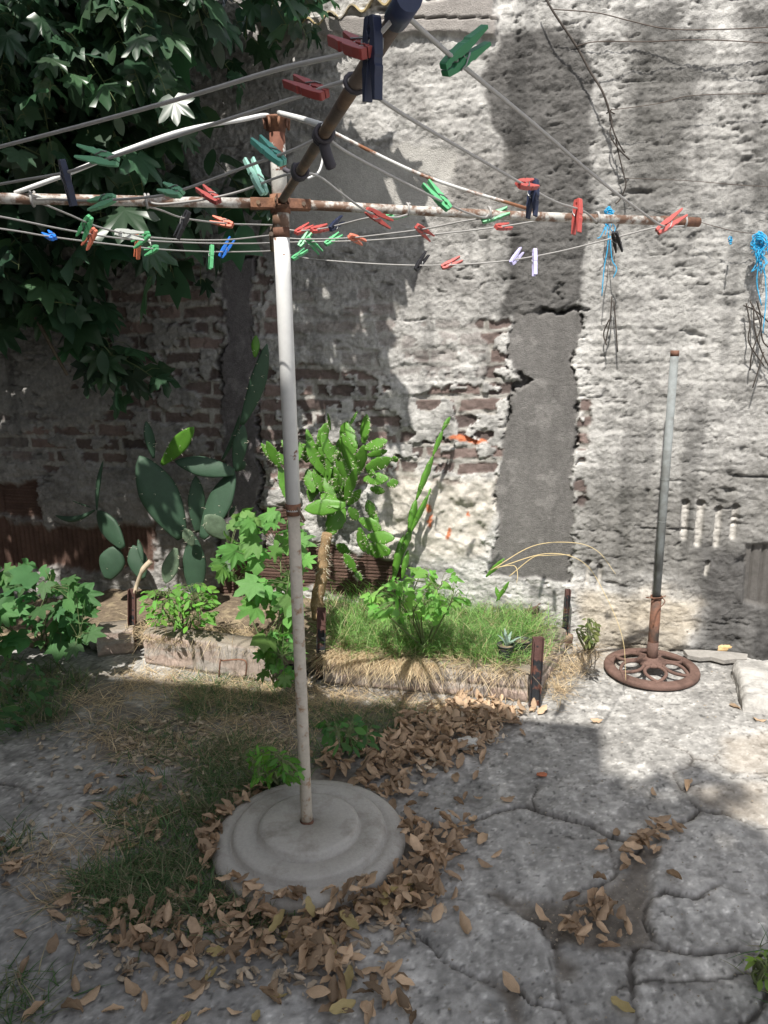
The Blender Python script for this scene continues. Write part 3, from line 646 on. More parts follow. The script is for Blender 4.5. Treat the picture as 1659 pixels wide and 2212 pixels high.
# ---------------------------------------------------------------- clothes pegs
def pm_(n, c, r=.42): return mat(n, c, r, .06, 60, spec=.45)
PC = {'red': pm_('red_plastic', (.40, .075, .065)), 'shadedred': pm_('shaded_red_plastic', (.27, .05, .045)), 'salmon': pm_('faded_red_plastic', (.56, .17, .11)), 'orange': pm_('orange_red_plastic', (.5, .14, .07)),  # pegs on the shaded near lines get darker copies of red and green
      'green': pm_('green_plastic', (.10, .38, .17)), 'shadedgreen': pm_('shaded_green_plastic', (.03, .18, .075)), 'teal': pm_('pale_teal_plastic', (.12, .40, .33)), 'mint': pm_('mint_plastic', (.30, .55, .46)), 'sage': pm_('faded_green_plastic', (.14, .36, .21)),
      'navy': pm_('navy_plastic', (.018, .024, .055)), 'black': pm_('black_plastic', (.02, .02, .024)), 'blue': pm_('bright_blue_plastic', (.02, .16, .60)), 'white': pm_('white_plastic', (.62, .64, .60)), 'lilac': pm_('lilac_plastic', (.50, .47, .72))}
M_steel = mat('spring_steel', (.25, .25, .25), .4, .1, 60, metal=.8)
def leg_outline():                                # x along the peg (0 jaw .. 1 handle), y outward
    inner = [(0, .006), (.05, .012), (.10, .012), (.13, .035), (.17, .042), (.21, .030), (.235, .012), (.27, .028), (.30, .028), (.33, .012), (.45, .012), (.55, .022), (1.0, .095)]
    outer = [(1.0, .150), (.72, .152), (.60, .165), (.57, .145), (.50, .145), (.46, .160), (.20, .140), (.03, .110), (0, .09)]
    return inner, outer
def make_peg(mt):
    L = .075; t = empty('clothes_peg'); inner, outer = leg_outline()
    for sgn in (1, -1):
        ol = [((x-.28)*L, y*L*sgn) for x, y in inner+outer]
        if sgn < 0: ol = ol[::-1]
        m = MB(); m.prism(ol, Matrix.Identity(4), .0052); o = m.build('jaw_arm', mt, t, bevel=.0007)
    m = MB(); pts = []
    for k in range(31):
        a = 2*math.pi*k/10; pts.append(Vector(((.46-.28)*L+.0042*math.cos(a), .0042*math.sin(a), -.006+.012*k/30)))
    pts = [Vector(((.26-.28)*L, .0100, -.0062)), Vector(((.38-.28)*L, .0085, -.0064))]+pts+[Vector(((.38-.28)*L, -.0085, .0064)), Vector(((.26-.28)*L, -.0100, .0062))]
    m.tube(pts, .0010, 6); m.build('spring', M_steel, t)
    return t
PROTO = {}
def copy_tree(o, parent=None):
    c = o.copy(); COL.objects.link(c)
    if parent is not None: c.parent = parent
    for ch in o.children: copy_tree(ch, c)
    return c
def peg(color, J, Hn, lines, label, roll=0, group='clothes pegs left on the lines', flip=1, sc_=1.0):
    t = PROTO.get(color)
    if t is None: t = PROTO[color] = make_peg(PC[color]); o = t
    else: o = copy_tree(t)
    gx, gy = J[0]+(Hn[0]-J[0])*.28, J[1]+(Hn[1]-J[1])*.28
    best = None
    for ln in lines.split():
        for P in LINES[ln]:
            q = proj(P)
            if q[2] < .2: continue
            e = math.hypot(q[0]-gx, q[1]-gy)
            if best is None or e < best[0]: best = (e, P, q[2])
    dp = best[2]; bq = proj(best[1])
    if best[0] < 30: pos = best[1].copy()
    else: pos = D(gx, gy, dp)
    pl = math.hypot(Hn[0]-J[0], Hn[1]-J[1])/FOC*dp; full = .075
    ax = RT*((Hn[0]-J[0])/FOC*dp)-UP*((Hn[1]-J[1])/FOC*dp)
    s = 1.0
    if pl > full: s = pl/full
    else: ax = ax+fwd*math.sqrt(full*full-pl*pl)*flip*.9
    s *= sc_
    ax.normalize(); yv = ax.cross(fwd); yv.normalize()
    q = Quaternion(ax, R(roll)); yv = q @ yv
    M3 = basis(ax, yv)
    o.matrix_world = Matrix.Translation(pos) @ M3.to_4x4() @ Matrix.Scale(s, 4)
    tag(o, label, 'clothes peg', group)
peg('shadedred', (788, 130), (719, 38), 'n1l', 'red peg darkened by painted shade at the top, overlapping the navy peg by the near arm', 20)
peg('navy', (794, 42), (793, 192), 'n1l', 'big navy peg hanging upright in front of the nearest arm', 55)
peg('shadedgreen', (940, 176), (1036, 76), 'n1r', 'large green peg darkened by painted shade, alone on the line right of the near arm', 52)
peg('shadedred', (710, 222), (627, 158), 'n2l', 'red peg on the curled line just left of the near arm', 25)
peg('teal', (620, 358), (556, 292), 'n3l', 'teal peg in front of the post between its cap and the cross arms', 30)
peg('mint', (576, 424), (541, 347), 'n4l', 'pale mint peg just left of the post, above the left arm', 35)
peg('sage', (254, 368), (160, 340), 'n2l', 'faded green peg wide open under the white brace at upper left', -8)
peg('navy', (132, 362), (143, 446), 'n2l', 'navy peg hanging upright across the left arm', 60)
peg('sage', (396, 422), (340, 388), 'n3l', 'faded green peg between the navy peg and the red peg above the left arm', 10)
peg('sage', (258, 430), (190, 432), 'n3l', 'faded green peg lying flat against the left arm', 0)
peg('shadedred', (470, 441), (422, 397), 'n4l', 'red peg darkened by painted shade, standing just above the left arm', 25)
peg('black', (414, 456), (383, 508), 'b4l', 'black peg just below the left arm', 40)
peg('salmon', (502, 488), (453, 468), 'b4l', 'faded red peg below the left arm, nearest the post on the top back line', 10)
peg('green', (203, 474), (166, 502), 'b3l', 'green peg above the leftmost faded red peg on the left', -20)
peg('salmon', (211, 497), (176, 521), 'b2l', 'faded red peg on the left touching the green peg above it', -15)
peg('white', (250, 507), (297, 503), 'b3l', 'white peg on the left back lines', 10)
peg('green', (322, 512), (279, 522), 'b3l', 'green peg lying over the orange red peg, right of the white peg', -10)
peg('orange', (308, 500), (294, 542), 'b2l', 'orange red peg pointing down behind a green peg', 40)
peg('green', (334, 540), (299, 540), 'b1l', 'green peg on the lowest left line under the orange red peg', -5)
peg('blue', (122, 528), (88, 503), 'b1l', 'bright blue peg at the far left on the lowest line', 30)
peg('blue', (482, 541), (508, 500), 'b1l', 'bright blue peg just left of the post', 30)
peg('green', (464, 528), (461, 579), 'b1l', 'green peg hanging straight down beside the blue peg', 60)
peg('red', (640, 506), (669, 478), 'b4r', 'red peg nearest to the post on its right side', -20)
peg('red', (677, 502), (710, 482), 'b4r', 'red peg between another red peg and a navy peg right of the post', -15)
peg('navy', (716, 508), (739, 474), 'b4r', 'small navy peg right of two red pegs beside the post', 50)
peg('green', (642, 537), (668, 500), 'b2r b3r', 'green peg right behind the post, above the lowest green peg', -15)
peg('green', (660, 514), (687, 536), 'b2r b3r', 'green peg opening down and right, half behind another green peg', 30)
peg('green', (634, 564), (662, 538), 'b1r', 'lowest green peg touching the post on the lowest line', -30)
peg('green', (713, 532), (745, 504), 'b2r', 'green peg on its own below the small navy peg', -18)
peg('salmon', (761, 522), (790, 522), 'b2r b3r', 'small faded red peg seen end on near the middle of the back lines', 60)
peg('red', (795, 460), (846, 474), 'n4r', 'bright red peg overlapping a green peg on the right arm', 10)
peg('green', (835, 474), (886, 450), 'b4r n4r', 'green peg on the right arm touching the bright red peg', -10)
peg('green', (968, 460), (916, 402), 'n3r', 'green peg above the right arm hanging on a slanting line', 25)
peg('red', (905, 494), (938, 504), 'b3r', 'short red peg under the right arm in front of the smooth cement patch', 30)
peg('red', (1064, 497), (1099, 482), 'b2r', 'red peg under the right arm near two green pegs', -20)
peg('green', (1042, 474), (1100, 452), 'n3r b3r', 'green peg touching the underside of the right arm at its middle', -12)
peg('red', (1115, 405), (1160, 380), 'n2r', 'red peg just above the navy peg hanging over the right arm', -10)
peg('navy', (1152, 394), (1146, 476), 'n2r', 'navy peg hanging upright across the right arm', 50)
peg('red', (1246, 434), (1242, 508), 'n2r b2r', 'long red peg hanging upright across the right arm', 60)
peg('red', (1417, 506), (1476, 464), 'n1r b1r', 'red peg at the tip of the right arm', -5)
peg('black', (1328, 505), (1350, 532), 'b1r', 'small black peg below the right arm close to its tip', 50)
peg('black', (898, 589), (924, 550), 'b1r', 'black peg on the lowest right line', 40)
peg('red', (951, 583), (994, 562), 'b1r', 'red peg on the lowest right line beside the black peg', -15)
peg('lilac', (1105, 574), (1131, 538), 'b1r', 'tilted lilac peg on the lowest right line', 35)
peg('lilac', (1155, 540), (1155, 597), 'b1r', 'lilac peg hanging straight down on the lowest right line', 85)

# ---------------------------------------------------------------- cast-iron stand with a pipe, right
M_iron = mat('rusty_cast_iron', (.135, .082, .066), .85, .25, 30, .0015, 140, col2=(.10, .060, .048), thr=(.45, .6))
M_galv = mat('galvanised_pipe', (.20, .215, .215), .75, .2, 25, .0006, 120, col2=(.14, .145, .14), thr=(.45, .6), metal=0, spec=.2)
M_sleeve = mat('sooty_rusted_sleeve', (.055, .048, .042), .8, .35, 10, .001, 120, col2=(.18, .085, .055), thr=(.42, .58), fscale=6)
SB = G(1406, 1452); ST = empty('iron_stand', (SB.x, SB.y, 0), 'rusty openwork cast-iron round foot holding a tall grey pipe, standing in front of the wall', 'pipe stand')
def stand():
    r = .199; m = MB(); c = Vector((SB.x, SB.y, 0))
    m.lathe(c, [(r, .010), (r+.003, .018), (r, .028), (r-.006, .031), (r-.036, .035), (r-.041, .032), (r-.041, .018), (r-.036, .012), (r, .010)], 80, cap=False)
    rim = m.build('rim', M_iron, ST)
    m = MB(); m.lathe(c, [(.010, .044), (.058, .044), (.064, .050), (.060, .058), (.044, .063), (.030, .066), (.027, .074), (.010, .074)], 48); m.build('hub', M_iron, ST)
    for k in range(6):                            # six petal loops
        a0 = 2*math.pi*k/6+.35; m = MB()
        for sg in (-1, 1):
            pts = []
            for j in range(13):
                t = j/12; rr = .048+t*(r-.030-.048); w_ = math.sin(math.pi*min(1, t*1.08))**.8*.040*sg + sg*.007*(1-t); z = .054-.026*t+.004*math.sin(math.pi*t)
                pts.append(c+Vector((rr*math.cos(a0)-w_*math.sin(a0), rr*math.sin(a0)+w_*math.cos(a0), z)))
            m.tube(pts, .0075, 8)
        m.build('spoke', M_iron, ST)
    top_ = min((D(1458, 757, 3+.01*k) for k in range(60)), key=lambda P: abs((P-c).y-.02))
    ax = (top_-c).normalized(); b = c+ax*.06
    m = MB(); m.tube([b, b+ax*.14, b+ax*.285], [.0225, .022, .0215], 20); m.build('sleeve', M_sleeve, ST)
    m = MB(); m.tube([b, b+ax*.085], [.0237, .0232], 20); m.build('socket', M_iron, ST)
    m = MB(); m.tube([b+ax*.2, top_-ax*.02], .0165, 18); m.tube([b+ax*.62, b+ax*.625], .0171, 18); m.tube([b+ax*.8, b+ax*.803], .0171, 18); p = m.build('pipe', M_galv, ST)
    m = MB(); m.tube([top_-ax*.022, top_], [.0170, .0172], 18); m.build('rust_end', M_rust, p)
    m = MB(); q = b+ax*.288; M3 = basis(ax, RT); pts = [q+M3 @ Vector((.004*math.sin(k), .024*math.cos(k*.62), .024*math.sin(k*.62))) for k in range(22)]
    m.tube(pts, .0028, 6); m.tube(spline([q+RT*.022, q+RT*.03-fwd*.02+Vector((0, 0, -.02)), q-fwd*.026+Vector((0, 0, -.06)), q-fwd*.026-RT*.015+Vector((0, 0, -.13))], 6), .0022, 6)
    m.tube(spline([q-RT*.035, q-RT*.05-fwd*.02, q+RT*.0-fwd*.03, q+RT*.04+Vector((0, 0, .006))], 6), .0022, 6); m.build('wire_tie', M_rust, ST)
stand()
# ---------------------------------------------------------------- the raised brick bed
M_brick = mat('pale_worn_brick', attr='col', rough=.9, var=.2, scale=60, bump=.003, bscale=110, spec=.15)
M_soil = mat('dry_soil', (.15, .115, .08), .95, .4, 40, .006, 60, col2=(.25, .2, .13), thr=(.5, .62))
BEDN = np.array([-math.sin(R(18)), -math.cos(R(18)), 0]); BEDU = np.array([math.cos(R(18)), -math.sin(R(18)), 0])
PA, PB_, PC_ = G(205, 1420), G(690, 1474), G(1140, 1524)
def brick_wall(name, a, b, h, parent, seed, courses=2, bl=.26, depth=.11, tilt=0.0):
    """a run of bricks from a to b; the bricks' joints are part of this one piece of masonry"""
    a = np.array(a); b = np.array(b); L = np.linalg.norm(b-a); u = (b-a)/L; n = np.array([u[1], -u[0], 0]); n = n if n[1] < 0 else -n
    xs = np.arange(0, L, .006); prof = [(-depth, -.02), (-depth, h), (-depth*.5, h+.002)]
    nz = int(h/.006); prof = [(0, -.02+(h+.02)*k/nz) for k in range(nz)]+[(-.004, h-.002), (-.015, h), (-depth*.5, h+.001), (-depth, h), (-depth, 0)]
    S, K = np.meshgrid(xs, np.arange(len(prof))); s = S.ravel(); k = K.ravel(); o = np.array([p[0] for p in prof])[k]; z = np.array([p[1] for p in prof])[k]
    ch = h/courses; row = np.floor(np.clip(z, 0, h-.001)/ch); fz = np.clip(z, 0, h)/ch-row; bx = s/bl+.5*(row % 2)+.2*_h(row, row*0, seed); bi = np.floor(bx); fx = bx-bi
    e = np.minimum(np.minimum(fx, 1-fx)*bl, np.minimum(fz, 1-fz)*ch)+.006*(fbm(s*25+seed, z*25, 3, seed)-.5); face = ss(.003, .009, e); rb = _h(bi, row, seed+3)
    n2 = fbm(s*12+seed, z*12+o*30, 4, seed+1); n3 = fbm(s*50, z*50+seed+o*60, 3, seed+2)
    dsp = (-.007*(1-face)+.010*(rb-.5)+.007*(n2-.5)+.007*(n3-.5))*(o > -.01)+.008*(n2-.5)
    zz = z+.012*(n2-.5)*(z > h*.7)
    P = a[None, :]+s[:, None]*u+(o+dsp)[:, None]*n+zz[:, None]*np.array([0, 0, 1.]); P[:, :2] += (n[:2]*.02*np.sin(s*2.3+seed)[:, None])
    c = np.stack([.36+.16*(rb-.5), .285+.10*(rb-.5), .245+.08*(rb-.5)], -1)*(.7+.6*n2[:, None]); g = ss(.45, .6, fbm(s*9+seed, z*30, 4, seed+8))[:, None]; c = c*(1-.7*g)+np.array([.33, .31, .285])*.7*g*(.8+.4*n3[:, None])
    c = c*face[:, None]+np.array([.22, .19, .155])*(1-face[:, None])
    V = P; F = quads(len(xs), len(prof)); n0 = len(V)
    e0 = [list(range(0, len(prof)*len(xs), len(xs)))[::-1]]; e1 = [[q+len(xs)-1 for q in range(0, len(prof)*len(xs), len(xs))]]
    me = npmesh(name, V, [F, np.array(e0), np.array(e1)], np.clip(c, .02, .6)); return link(name, me, M_brick, parent)
BED = empty('planter_bed', PB_, 'low brick-edged planting bed along the foot of the wall, full of grass and cacti', 'planter')
brick_wall('brick_edge', G(212, 1418), G(292, 1412), .13, BED, 3, 1)
brick_wall('brick_edge', G(308, 1437), G(600, 1478), .155, BED, 5, 1, .27)
brick_wall('brick_edge', PB_+Vector((.02, 0, 0)), PC_, .118, BED, 9, 2, .25)
brick_wall('side_edge', PC_+Vector((.02, .03, 0)), G(1212, 1408), .12, BED, 13, 2, .22)
def soil():
    fr = [G(-260, 1385), G(200, 1417), G(292, 1412), G(308, 1437), G(600, 1478), PB_, PC_, PC_+Vector((.02, .0, 0))]
    n = 160; V = []; c = []
    X = np.linspace(-2.6, PC_.x+.03, n)
    fx = [p.x for p in fr]; fy = [p.y+.05 for p in fr]
    rows = 36; P = np.zeros((rows, n, 3))
    for i, x in enumerate(X):
        y0 = np.interp(x, fx, fy); yw = W0.y-(x-W0.x)*math.tan(YAW)+.03
        for j in range(rows): P[j, i] = (x, y0+(yw-y0)*j/(rows-1), 0)
    x, y = P[..., 0].ravel(), P[..., 1].ravel(); j = np.repeat(np.arange(rows), n)
    edge = ss(-2.6, -2.0, x)*0+1
    z = .100+.05*(fbm(x*3, y*3, 4, 71)-.5)+.03*(fbm(x*14, y*14, 3, 72)-.5)+.035*j/rows
    z = np.where(x < -1.35, z-.10*ss(-1.35, -1.9, x), z); z = np.where(j == 0, z-.03, z)
    me = npmesh('soil', np.stack([x, y, z], -1), quads(n, rows)); o = link('soil', me, M_soil, None); tag(o, kind='structure'); return z
soil()
def lump(c, r, seed, squash=(1, 1, 1), n=18, amp=.35, M3=None):
    th, ph = np.meshgrid(np.linspace(0, math.pi, n), np.linspace(0, 2*math.pi, 2*n)[:-1], indexing='ij'); d = np.stack([np.sin(th)*np.cos(ph), np.sin(th)*np.sin(ph), np.cos(th)], -1).reshape(-1, 3)
    k = 1+amp*(fbm(d[:, 0]*2+seed, d[:, 1]*2+d[:, 2]*1.7, 4, seed)-.5)*2; d = np.sign(d)*np.abs(d)**.75
    V = d*k[:, None]*r*np.array(squash)
    if M3 is not None: V = V @ np.array(M3).T
    V = V+np.array(c); m = 2*n-1; F = []
    for i in range(n-1):
        for j in range(m): F.append((i*m+j, i*m+(j+1) % m, (i+1)*m+(j+1) % m, (i+1)*m+j))
    return V, np.array(F)
def stone(name, c, r, seed, squash, mt, label=None, cat=None, parent=None, M3=None, amp=.35):
    V, F = lump(c if parent is None else c, r, seed, squash, 20, amp, M3); me = npmesh(name, V, F); o = link(name, me, mt, parent)
    return tag(o, label, cat)
M_stone = mat('grey_stone', (.27, .255, .235), .9, .2, 25, .003, 80)
M_bstone = mat('brown_broken_brick', (.30, .20, .15), .9, .25, 20, .003, 80, col2=(.16, .13, .11), thr=(.5, .6))
M_black = mat('charred_steel', (.030, .032, .036), .55, .3, 25, .001, 90, col2=(.14, .062, .045), thr=(.50, .58), fscale=18)
M_redrust = mat('red_brown_rust', (.105, .055, .048), .85, .3, 30, .001, 110)
# brick lumps and a dark plank end inside the bed's right corner
p = G(1188, 1378, .05); stone('broken_brick', p, .075, 4, (1.2, .8, .7), M_bstone, 'broken reddish brick in the right corner of the bed by the back post', 'brick')
m = MB(); M3 = basis(G(1178, 1290, .2)-G(1130, 1335, .12), Vector((0, 0, 1))); m.box(G(1152, 1318, .16), .075, .02, .022, M3, .005); o = m.build('plank', mat('dark_weathered_wood', (.10, .062, .05), .9, .3, 20, .002, 60), None, .003); tag(o, 'short dark weathered plank poking out of the grass near the back post', 'plank')
p = G(236, 1398); stone('stone', p+Vector((0, 0, .05)), .07, 8, (1.3, .9, .75), M_stone, 'grey lump of rubble at the far left end of the bed', 'stone')
def post(px, py, topy, topx, label, wdt=.014, rusty=.35, holes=True):
    b = G(px, py); dpt = proj(b)[2]; tp_ = min((D(topx, topy, dpt-.1+.005*k) for k in range(60)), key=lambda P: abs(P.y-b.y))
    t = empty('steel_post', b, label, 'post', 'rusty posts round the bed'); ax = (tp_-b).normalized(); H = (tp_-b).length; M3 = basis(ax, RT)
    def channel(z0, z1, mt, nm):
        m = MB(); c = b+ax*((z0+z1)/2); h = (z1-z0)/2
        m.box(c, h, wdt, .0018, M3); m.box(c+M3 @ Vector((0, wdt-.0018, -.012)), h, .0018, .012, M3); m.box(c+M3 @ Vector((0, -wdt+.0018, -.012)), h, .0018, .012, M3)
        return m.build(nm, mt, t, .0008)
    channel(-.03, H*(1-rusty), M_black, 'lower_channel'); up2 = channel(H*(1-rusty)-.002, H, M_redrust, 'rusted_top')
    hs = 1 if M3.col[2].dot(fwd) < 0 else -1
    for z in (H*.5, H*.66, H*.86):
        m = MB(); c = b+ax*z+M3.col[2]*(.0022*hs); m.tube([c-M3.col[2]*.0006, c+M3.col[2]*.0006], .0048, 10); m.build('hole', M_black if z > H*(1-rusty) else M_redrust, up2)
post(287, 1405, 1272, 287, 'rusty black post at the left of the bed with a pale stick leaning on it', .018, .42)
post(693, 1465, 1312, 695, 'rusty black post standing just right of the white post, in front of the cactus trunk', .019, .3)
post(1153, 1522, 1375, 1162, 'rusty black post at the front right corner of the bed', .022, .33)
post(1216, 1402, 1272, 1226, 'narrow dark post at the back right of the bed beside the wall', .012, .1)
m = MB(); m.tube(spline([D(291, 1282, 3.62), D(296, 1262, 3.62), D(308, 1232, 3.6), D(326, 1212, 3.6)], 5), [.009]*10+[.013]*6, 10); o = m.build('dry_stick', mat('pale_dry_wood', (.42, .34, .25), .8, .2, 30, .001, 60)); tag(o, 'pale dry stick jutting up from the top of the left post', 'stick')
m = MB(); q0 = G(475, 1432); q = D(475, 1432, proj(q0)[2]-.02); m.tube(spline([D(473, 1462, q0.y+.0), D(476, 1428, q0.y-.02), D(482, 1427, q0.y), D(529, 1427, q0.y-.04), D(531, 1460, q0.y-.02)], 6), .0035, 8); o = m.build('wire_hoop', M_rust); tag(o, 'thin rusty wire hoop over the left brick edge', 'wire')

# raised slab, rubble flake and fungus by the wall at right
a = G(1590, 1478); M_slab = mat('whitish_broken_concrete', (.42, .405, .38), .9, .2, 16, .006, 50, col2=(.26, .25, .235), thr=(.5, .6))
def slab():
    tl, bl2 = G(1586, 1432, .07), G(1618, 1542, .07); u = (bl2-tl).normalized(); rt = Vector((-u.y, u.x, 0)); rt = rt if rt.x > 0 else -rt
    xs = np.linspace(0, .9, 120); ys = np.linspace(-.04, .335, 110); X, Y = np.meshgrid(xs, ys); x = X.ravel(); y = Y.ravel(); e = np.minimum(x, 1)
    n2 = fbm(x*9, y*9, 4, 201); n3 = fbm(x*40, y*40, 3, 202); z = .072+.016*(n2-.5)+.010*(n3-.5)-.03*(1-ss(0, .02, x+.01*n2)); z = z*(1-ss(.300, .332, y+.012*(n3-.5)))-.006*ss(.3, .33, y); xo = x+.02*(fbm(y*9, y*0, 3, 203)-.5)*(x < .1)
    yl = y.copy()
    P = np.array(tl)[None, :]+xo[:, None]*np.array(rt)+yl[:, None]*np.array(u); P[:, 2] = z
    bot = P.reshape(len(ys), len(xs), 3)[:, 0].copy(); bot[:, 2] = -.01; bot[:, :2] += np.array(rt)[:2]*(.012*(fbm(ys*14, ys*0, 2, 9)[:, None]-.3)); n0 = len(P)
    rows = []
    for k in range(1, 7):
        r_ = P.reshape(len(ys), len(xs), 3)[:, 0].copy(); r_[:, 2] += (bot[:, 2]-r_[:, 2])*k/6; r_[:, :2] += np.array(rt)[:2]*(.014*(fbm(ys*16, ys*0+k*.9, 3, 11)[:, None]-.5)); rows.append(r_)
    V = np.concatenate([P]+rows); F = [quads(len(xs), len(ys))]; prev = np.arange(len(ys))*len(xs); E = []
    for k in range(6):
        cur = n0+k*len(ys)+np.arange(len(ys)); E.append(np.stack([prev[:-1], prev[1:], cur[1:], cur[:-1]], -1)); prev = cur
    me = npmesh('concrete_slab', V, F+E); o = link('concrete_slab', me, M_slab); tag(o, 'whitish broken concrete slab raised a step above the paving at the right edge', 'slab')
slab()
m = MB(); ol = [(-.10, -.03), (-.06, -.045), (-.02, -.03), (.02, -.055), (.05, -.04), (.10, -.03), (.11, .02), (.05, .03), (-.05, .03), (-.11, .02)]
P = G(1545, 1430); m.prism([(x*1.25, y*.9) for x, y in ol], Matrix.Translation(P+Vector((0, 0, .03))) @ Matrix.Rotation(R(-12), 4, 'Z') @ Matrix.Rotation(R(8), 4, 'X'), .012); o = m.build('rubble_flake', M_stone, None, .003); tag(o, 'flat jagged grey flake of cement lying at the foot of the wall behind the slab', 'rubble')
V, F = lump(G(1562, 1414)+Vector((0, 0, .035)), .036, 17, (1.1, .55, .5), 20, .25); me = npmesh('bracket_fungus', V, F); o = link('bracket_fungus', me, mat('tan_fungus', (.55, .36, .17), .8, .3, 20, .002, 60, col2=(.62, .5, .33), thr=(.45, .6))); tag(o, 'tan lump like a dried fungus on the flake of cement by the wall', 'fungus')

# pots
M_pot = mat('black_nursery_plastic', (.035, .037, .042), .5, .2, 30, .0005, 60)
M_agave = mat('grey_green_leaf', (.22, .30, .25), .5, .2, 20, trans=.15)
def pot(px, py, r, h, label, plant):
    c = G(px, py, .115); t = empty('nursery_pot', c, label, 'plant pot'); m = MB()
    pr = [(r*.70, 0), (r*.72, .003)]
    for k in range(7): pr += [(r*(.72+.24*(k+.5)/7), h*(k+.6)/7.6), (r*(.735+.24*(k+.5)/7), h*(k+.75)/7.6)]
    pr += [(r*1.0, h*.94), (r*1.05, h*.95), (r*1.06, h), (r*1.0, h), (r*.97, h*.86), (.002, h*.83)]
    m.lathe(c, pr, 40); m.build('pot', M_pot, t)
    m = MB(); m.lathe(c+Vector((0, 0, h*.84)), [(r*.96, 0), (r*.6, .004), (.004, .006)], 24); m.build('potting_soil', M_soil, t)
    if plant:
        g_ = random.Random(5); b = c+Vector((.004, 0, h*.82))
        m = MB()
        for k, (az, el, L) in enumerate(((100, 70, .11), (60, 55, .10), (150, 60, .09), (10, 45, .10), (200, 75, .12), (-40, 60, .07), (250, 80, .10))):
            d = Vector((math.cos(R(az))*math.cos(R(el)), math.sin(R(az))*math.cos(R(el)), math.sin(R(el)))); s_ = Vector((-math.sin(R(az)), math.cos(R(az)), 0)); rows = []
            for j in range(8):
                t_ = j/7; w_ = .008*(1-t_)**.7*(1+.5*math.sin(t_*3)); p = b+d*L*t_+Vector((0, 0, -.03*t_*t_)); up3 = d.cross(s_); rows.append([p-s_*w_+up3*w_*.5, p, p+s_*w_+up3*w_*.5])
            m.grid(rows)
        m.build('agave_leaves', M_agave, t)
pot(1128, 1416, .037, .072, 'black ribbed nursery pot standing behind the pot with the little agave', False)
pot(1092, 1426, .036, .072, 'front black ribbed nursery pot holding a little grey-green agave', True)

# ---------------------------------------------------------------- leaves and twigs
def lobed(cut=.48, lob=5, seed=0):
    g_ = random.Random(seed); A = [0, 20, 40, 66, 92, 125, 155, 178] if lob == 5 else [0, 26, 50, 78, 105, 140, 165, 178]
    rr = [1.0, cut+.05, .90, cut, .70, .48, .36, .12] if lob == 5 else [1.0, cut+.12, .86, .62, .60, .5, .34, .1]
    pts = []
    for i, (a, r) in enumerate(zip(A, rr)):
        r2 = r*g_.uniform(.92, 1.08)
        if i in (0, 2, 4) and lob == 5: pts += [(a-7, r2*.86), (a, r2), (a+8, r2*.84)] if i else [(0, r2), (8, r2*.84)]
        else: pts.append((a, r2))
    full = [(-a, r) for a, r in pts[::-1] if a > 0]+pts
    V = [(0, .0, 0)]+[(math.sin(R(a))*r, math.cos(R(a))*r, 0) for a, r in full]
    V = np.array(V); rad = np.hypot(V[:, 0], V[:, 1]); V[:, 2] = -.22*rad**2+.09*np.sin(np.arange(len(V))*1.9)*rad-.22*np.abs(V[:, 0])*.4
    n = len(V)-1; F = np.array([(0, i+1, i+2) for i in range(n-1)]); return V, F
def lance(wd=.2, bend=.25):
    t = np.array([0, .2, .45, .7, .88]); V = []
    for q in t:
        w_ = wd*math.sin(math.pi*(q*.93+.04))**.8; V += [(-w_, q, -bend*q*q+.05*w_), (0, q, -bend*q*q-.04*w_/wd*.3), (w_, q, -bend*q*q+.05*w_)]
    V.append((0, 1.02, -bend)); F = []
    V = np.array(V); n = len(t)
    T = []
    for i in range(n-1):
        for k in (0, 1): a = i*3+k; T += [(a, a+1, a+4), (a, a+4, a+3)]
    a = (n-1)*3; T += [(a, a+1, a+3), (a+1, a+2, a+3)]
    return V, np.array(T)
TPL = [lobed(.46, 5, 1), lobed(.52, 5, 2), lobed(.42, 5, 3), lobed(.5, 3, 4)]
LAN = [lance(.2, .25), lance(.16, .4), lance(.26, .15)]
rg = np.random.default_rng(5)
def nrm(v): return v/np.maximum(np.linalg.norm(v, axis=-1, keepdims=True), 1e-9)
def mass(P, T, N, S, tpls, col, cvar=.25, ylw=.0, mul=None):
    """many leaves as arrays -> verts, tris, colours"""
    P = np.asarray(P, float); T = nrm(np.asarray(T, float)); N = np.asarray(N, float); X = nrm(np.cross(T, N)); N = np.cross(X, T); k = rg.integers(0, len(tpls), len(P)); Vs, Fs, Cs = [], [], []; off = 0
    cv = np.array(col)[None, :]*(1+cvar*rg.uniform(-1, 1, (len(P), 1)))*(1+.12*rg.uniform(-1, 1, (len(P), 3)))
    if ylw: y = (rg.random(len(P)) < ylw)[:, None]; cv = np.where(y, np.array([.32, .30, .07]), cv)
    for i, (tv, tf) in enumerate(tpls):
        m = np.where(k == i)[0]
        if not len(m): continue
        wob = (1+.15*rg.uniform(-1, 1, (len(m), 1)))
        v = P[m][:, None]+S[m][:, None, None]*((tv[None, :, 0]*wob)[..., None]*X[m][:, None]+tv[None, :, 1, None]*T[m][:, None]+(tv[None, :, 2]*rg.uniform(.3, 1.8, (len(m), 1)))[..., None]*N[m][:, None])
        f = tf[None]+(np.arange(len(m))*len(tv))[:, None, None]+off; Vs.append(v.reshape(-1, 3)); Fs.append(f.reshape(-1, 3)); Cs.append(np.repeat(cv[m], len(tv), 0)); off += len(m)*len(tv)
    return np.concatenate(Vs), np.concatenate(Fs), np.concatenate(Cs)
M_leaf = mat('tree_leaf', attr='col', rough=.36, var=.12, scale=12, trans=.34, spec=.6)
M_soft = mat('soft_herb_leaf', attr='col', rough=.6, var=.12, scale=20, trans=.42, spec=.25)
M_bark = mat('brown_bark', (.12, .095, .07), .9, .35, 25, .003, 60)
M_twig = mat('green_twig', (.13, .16, .07), .7, .25, 25)
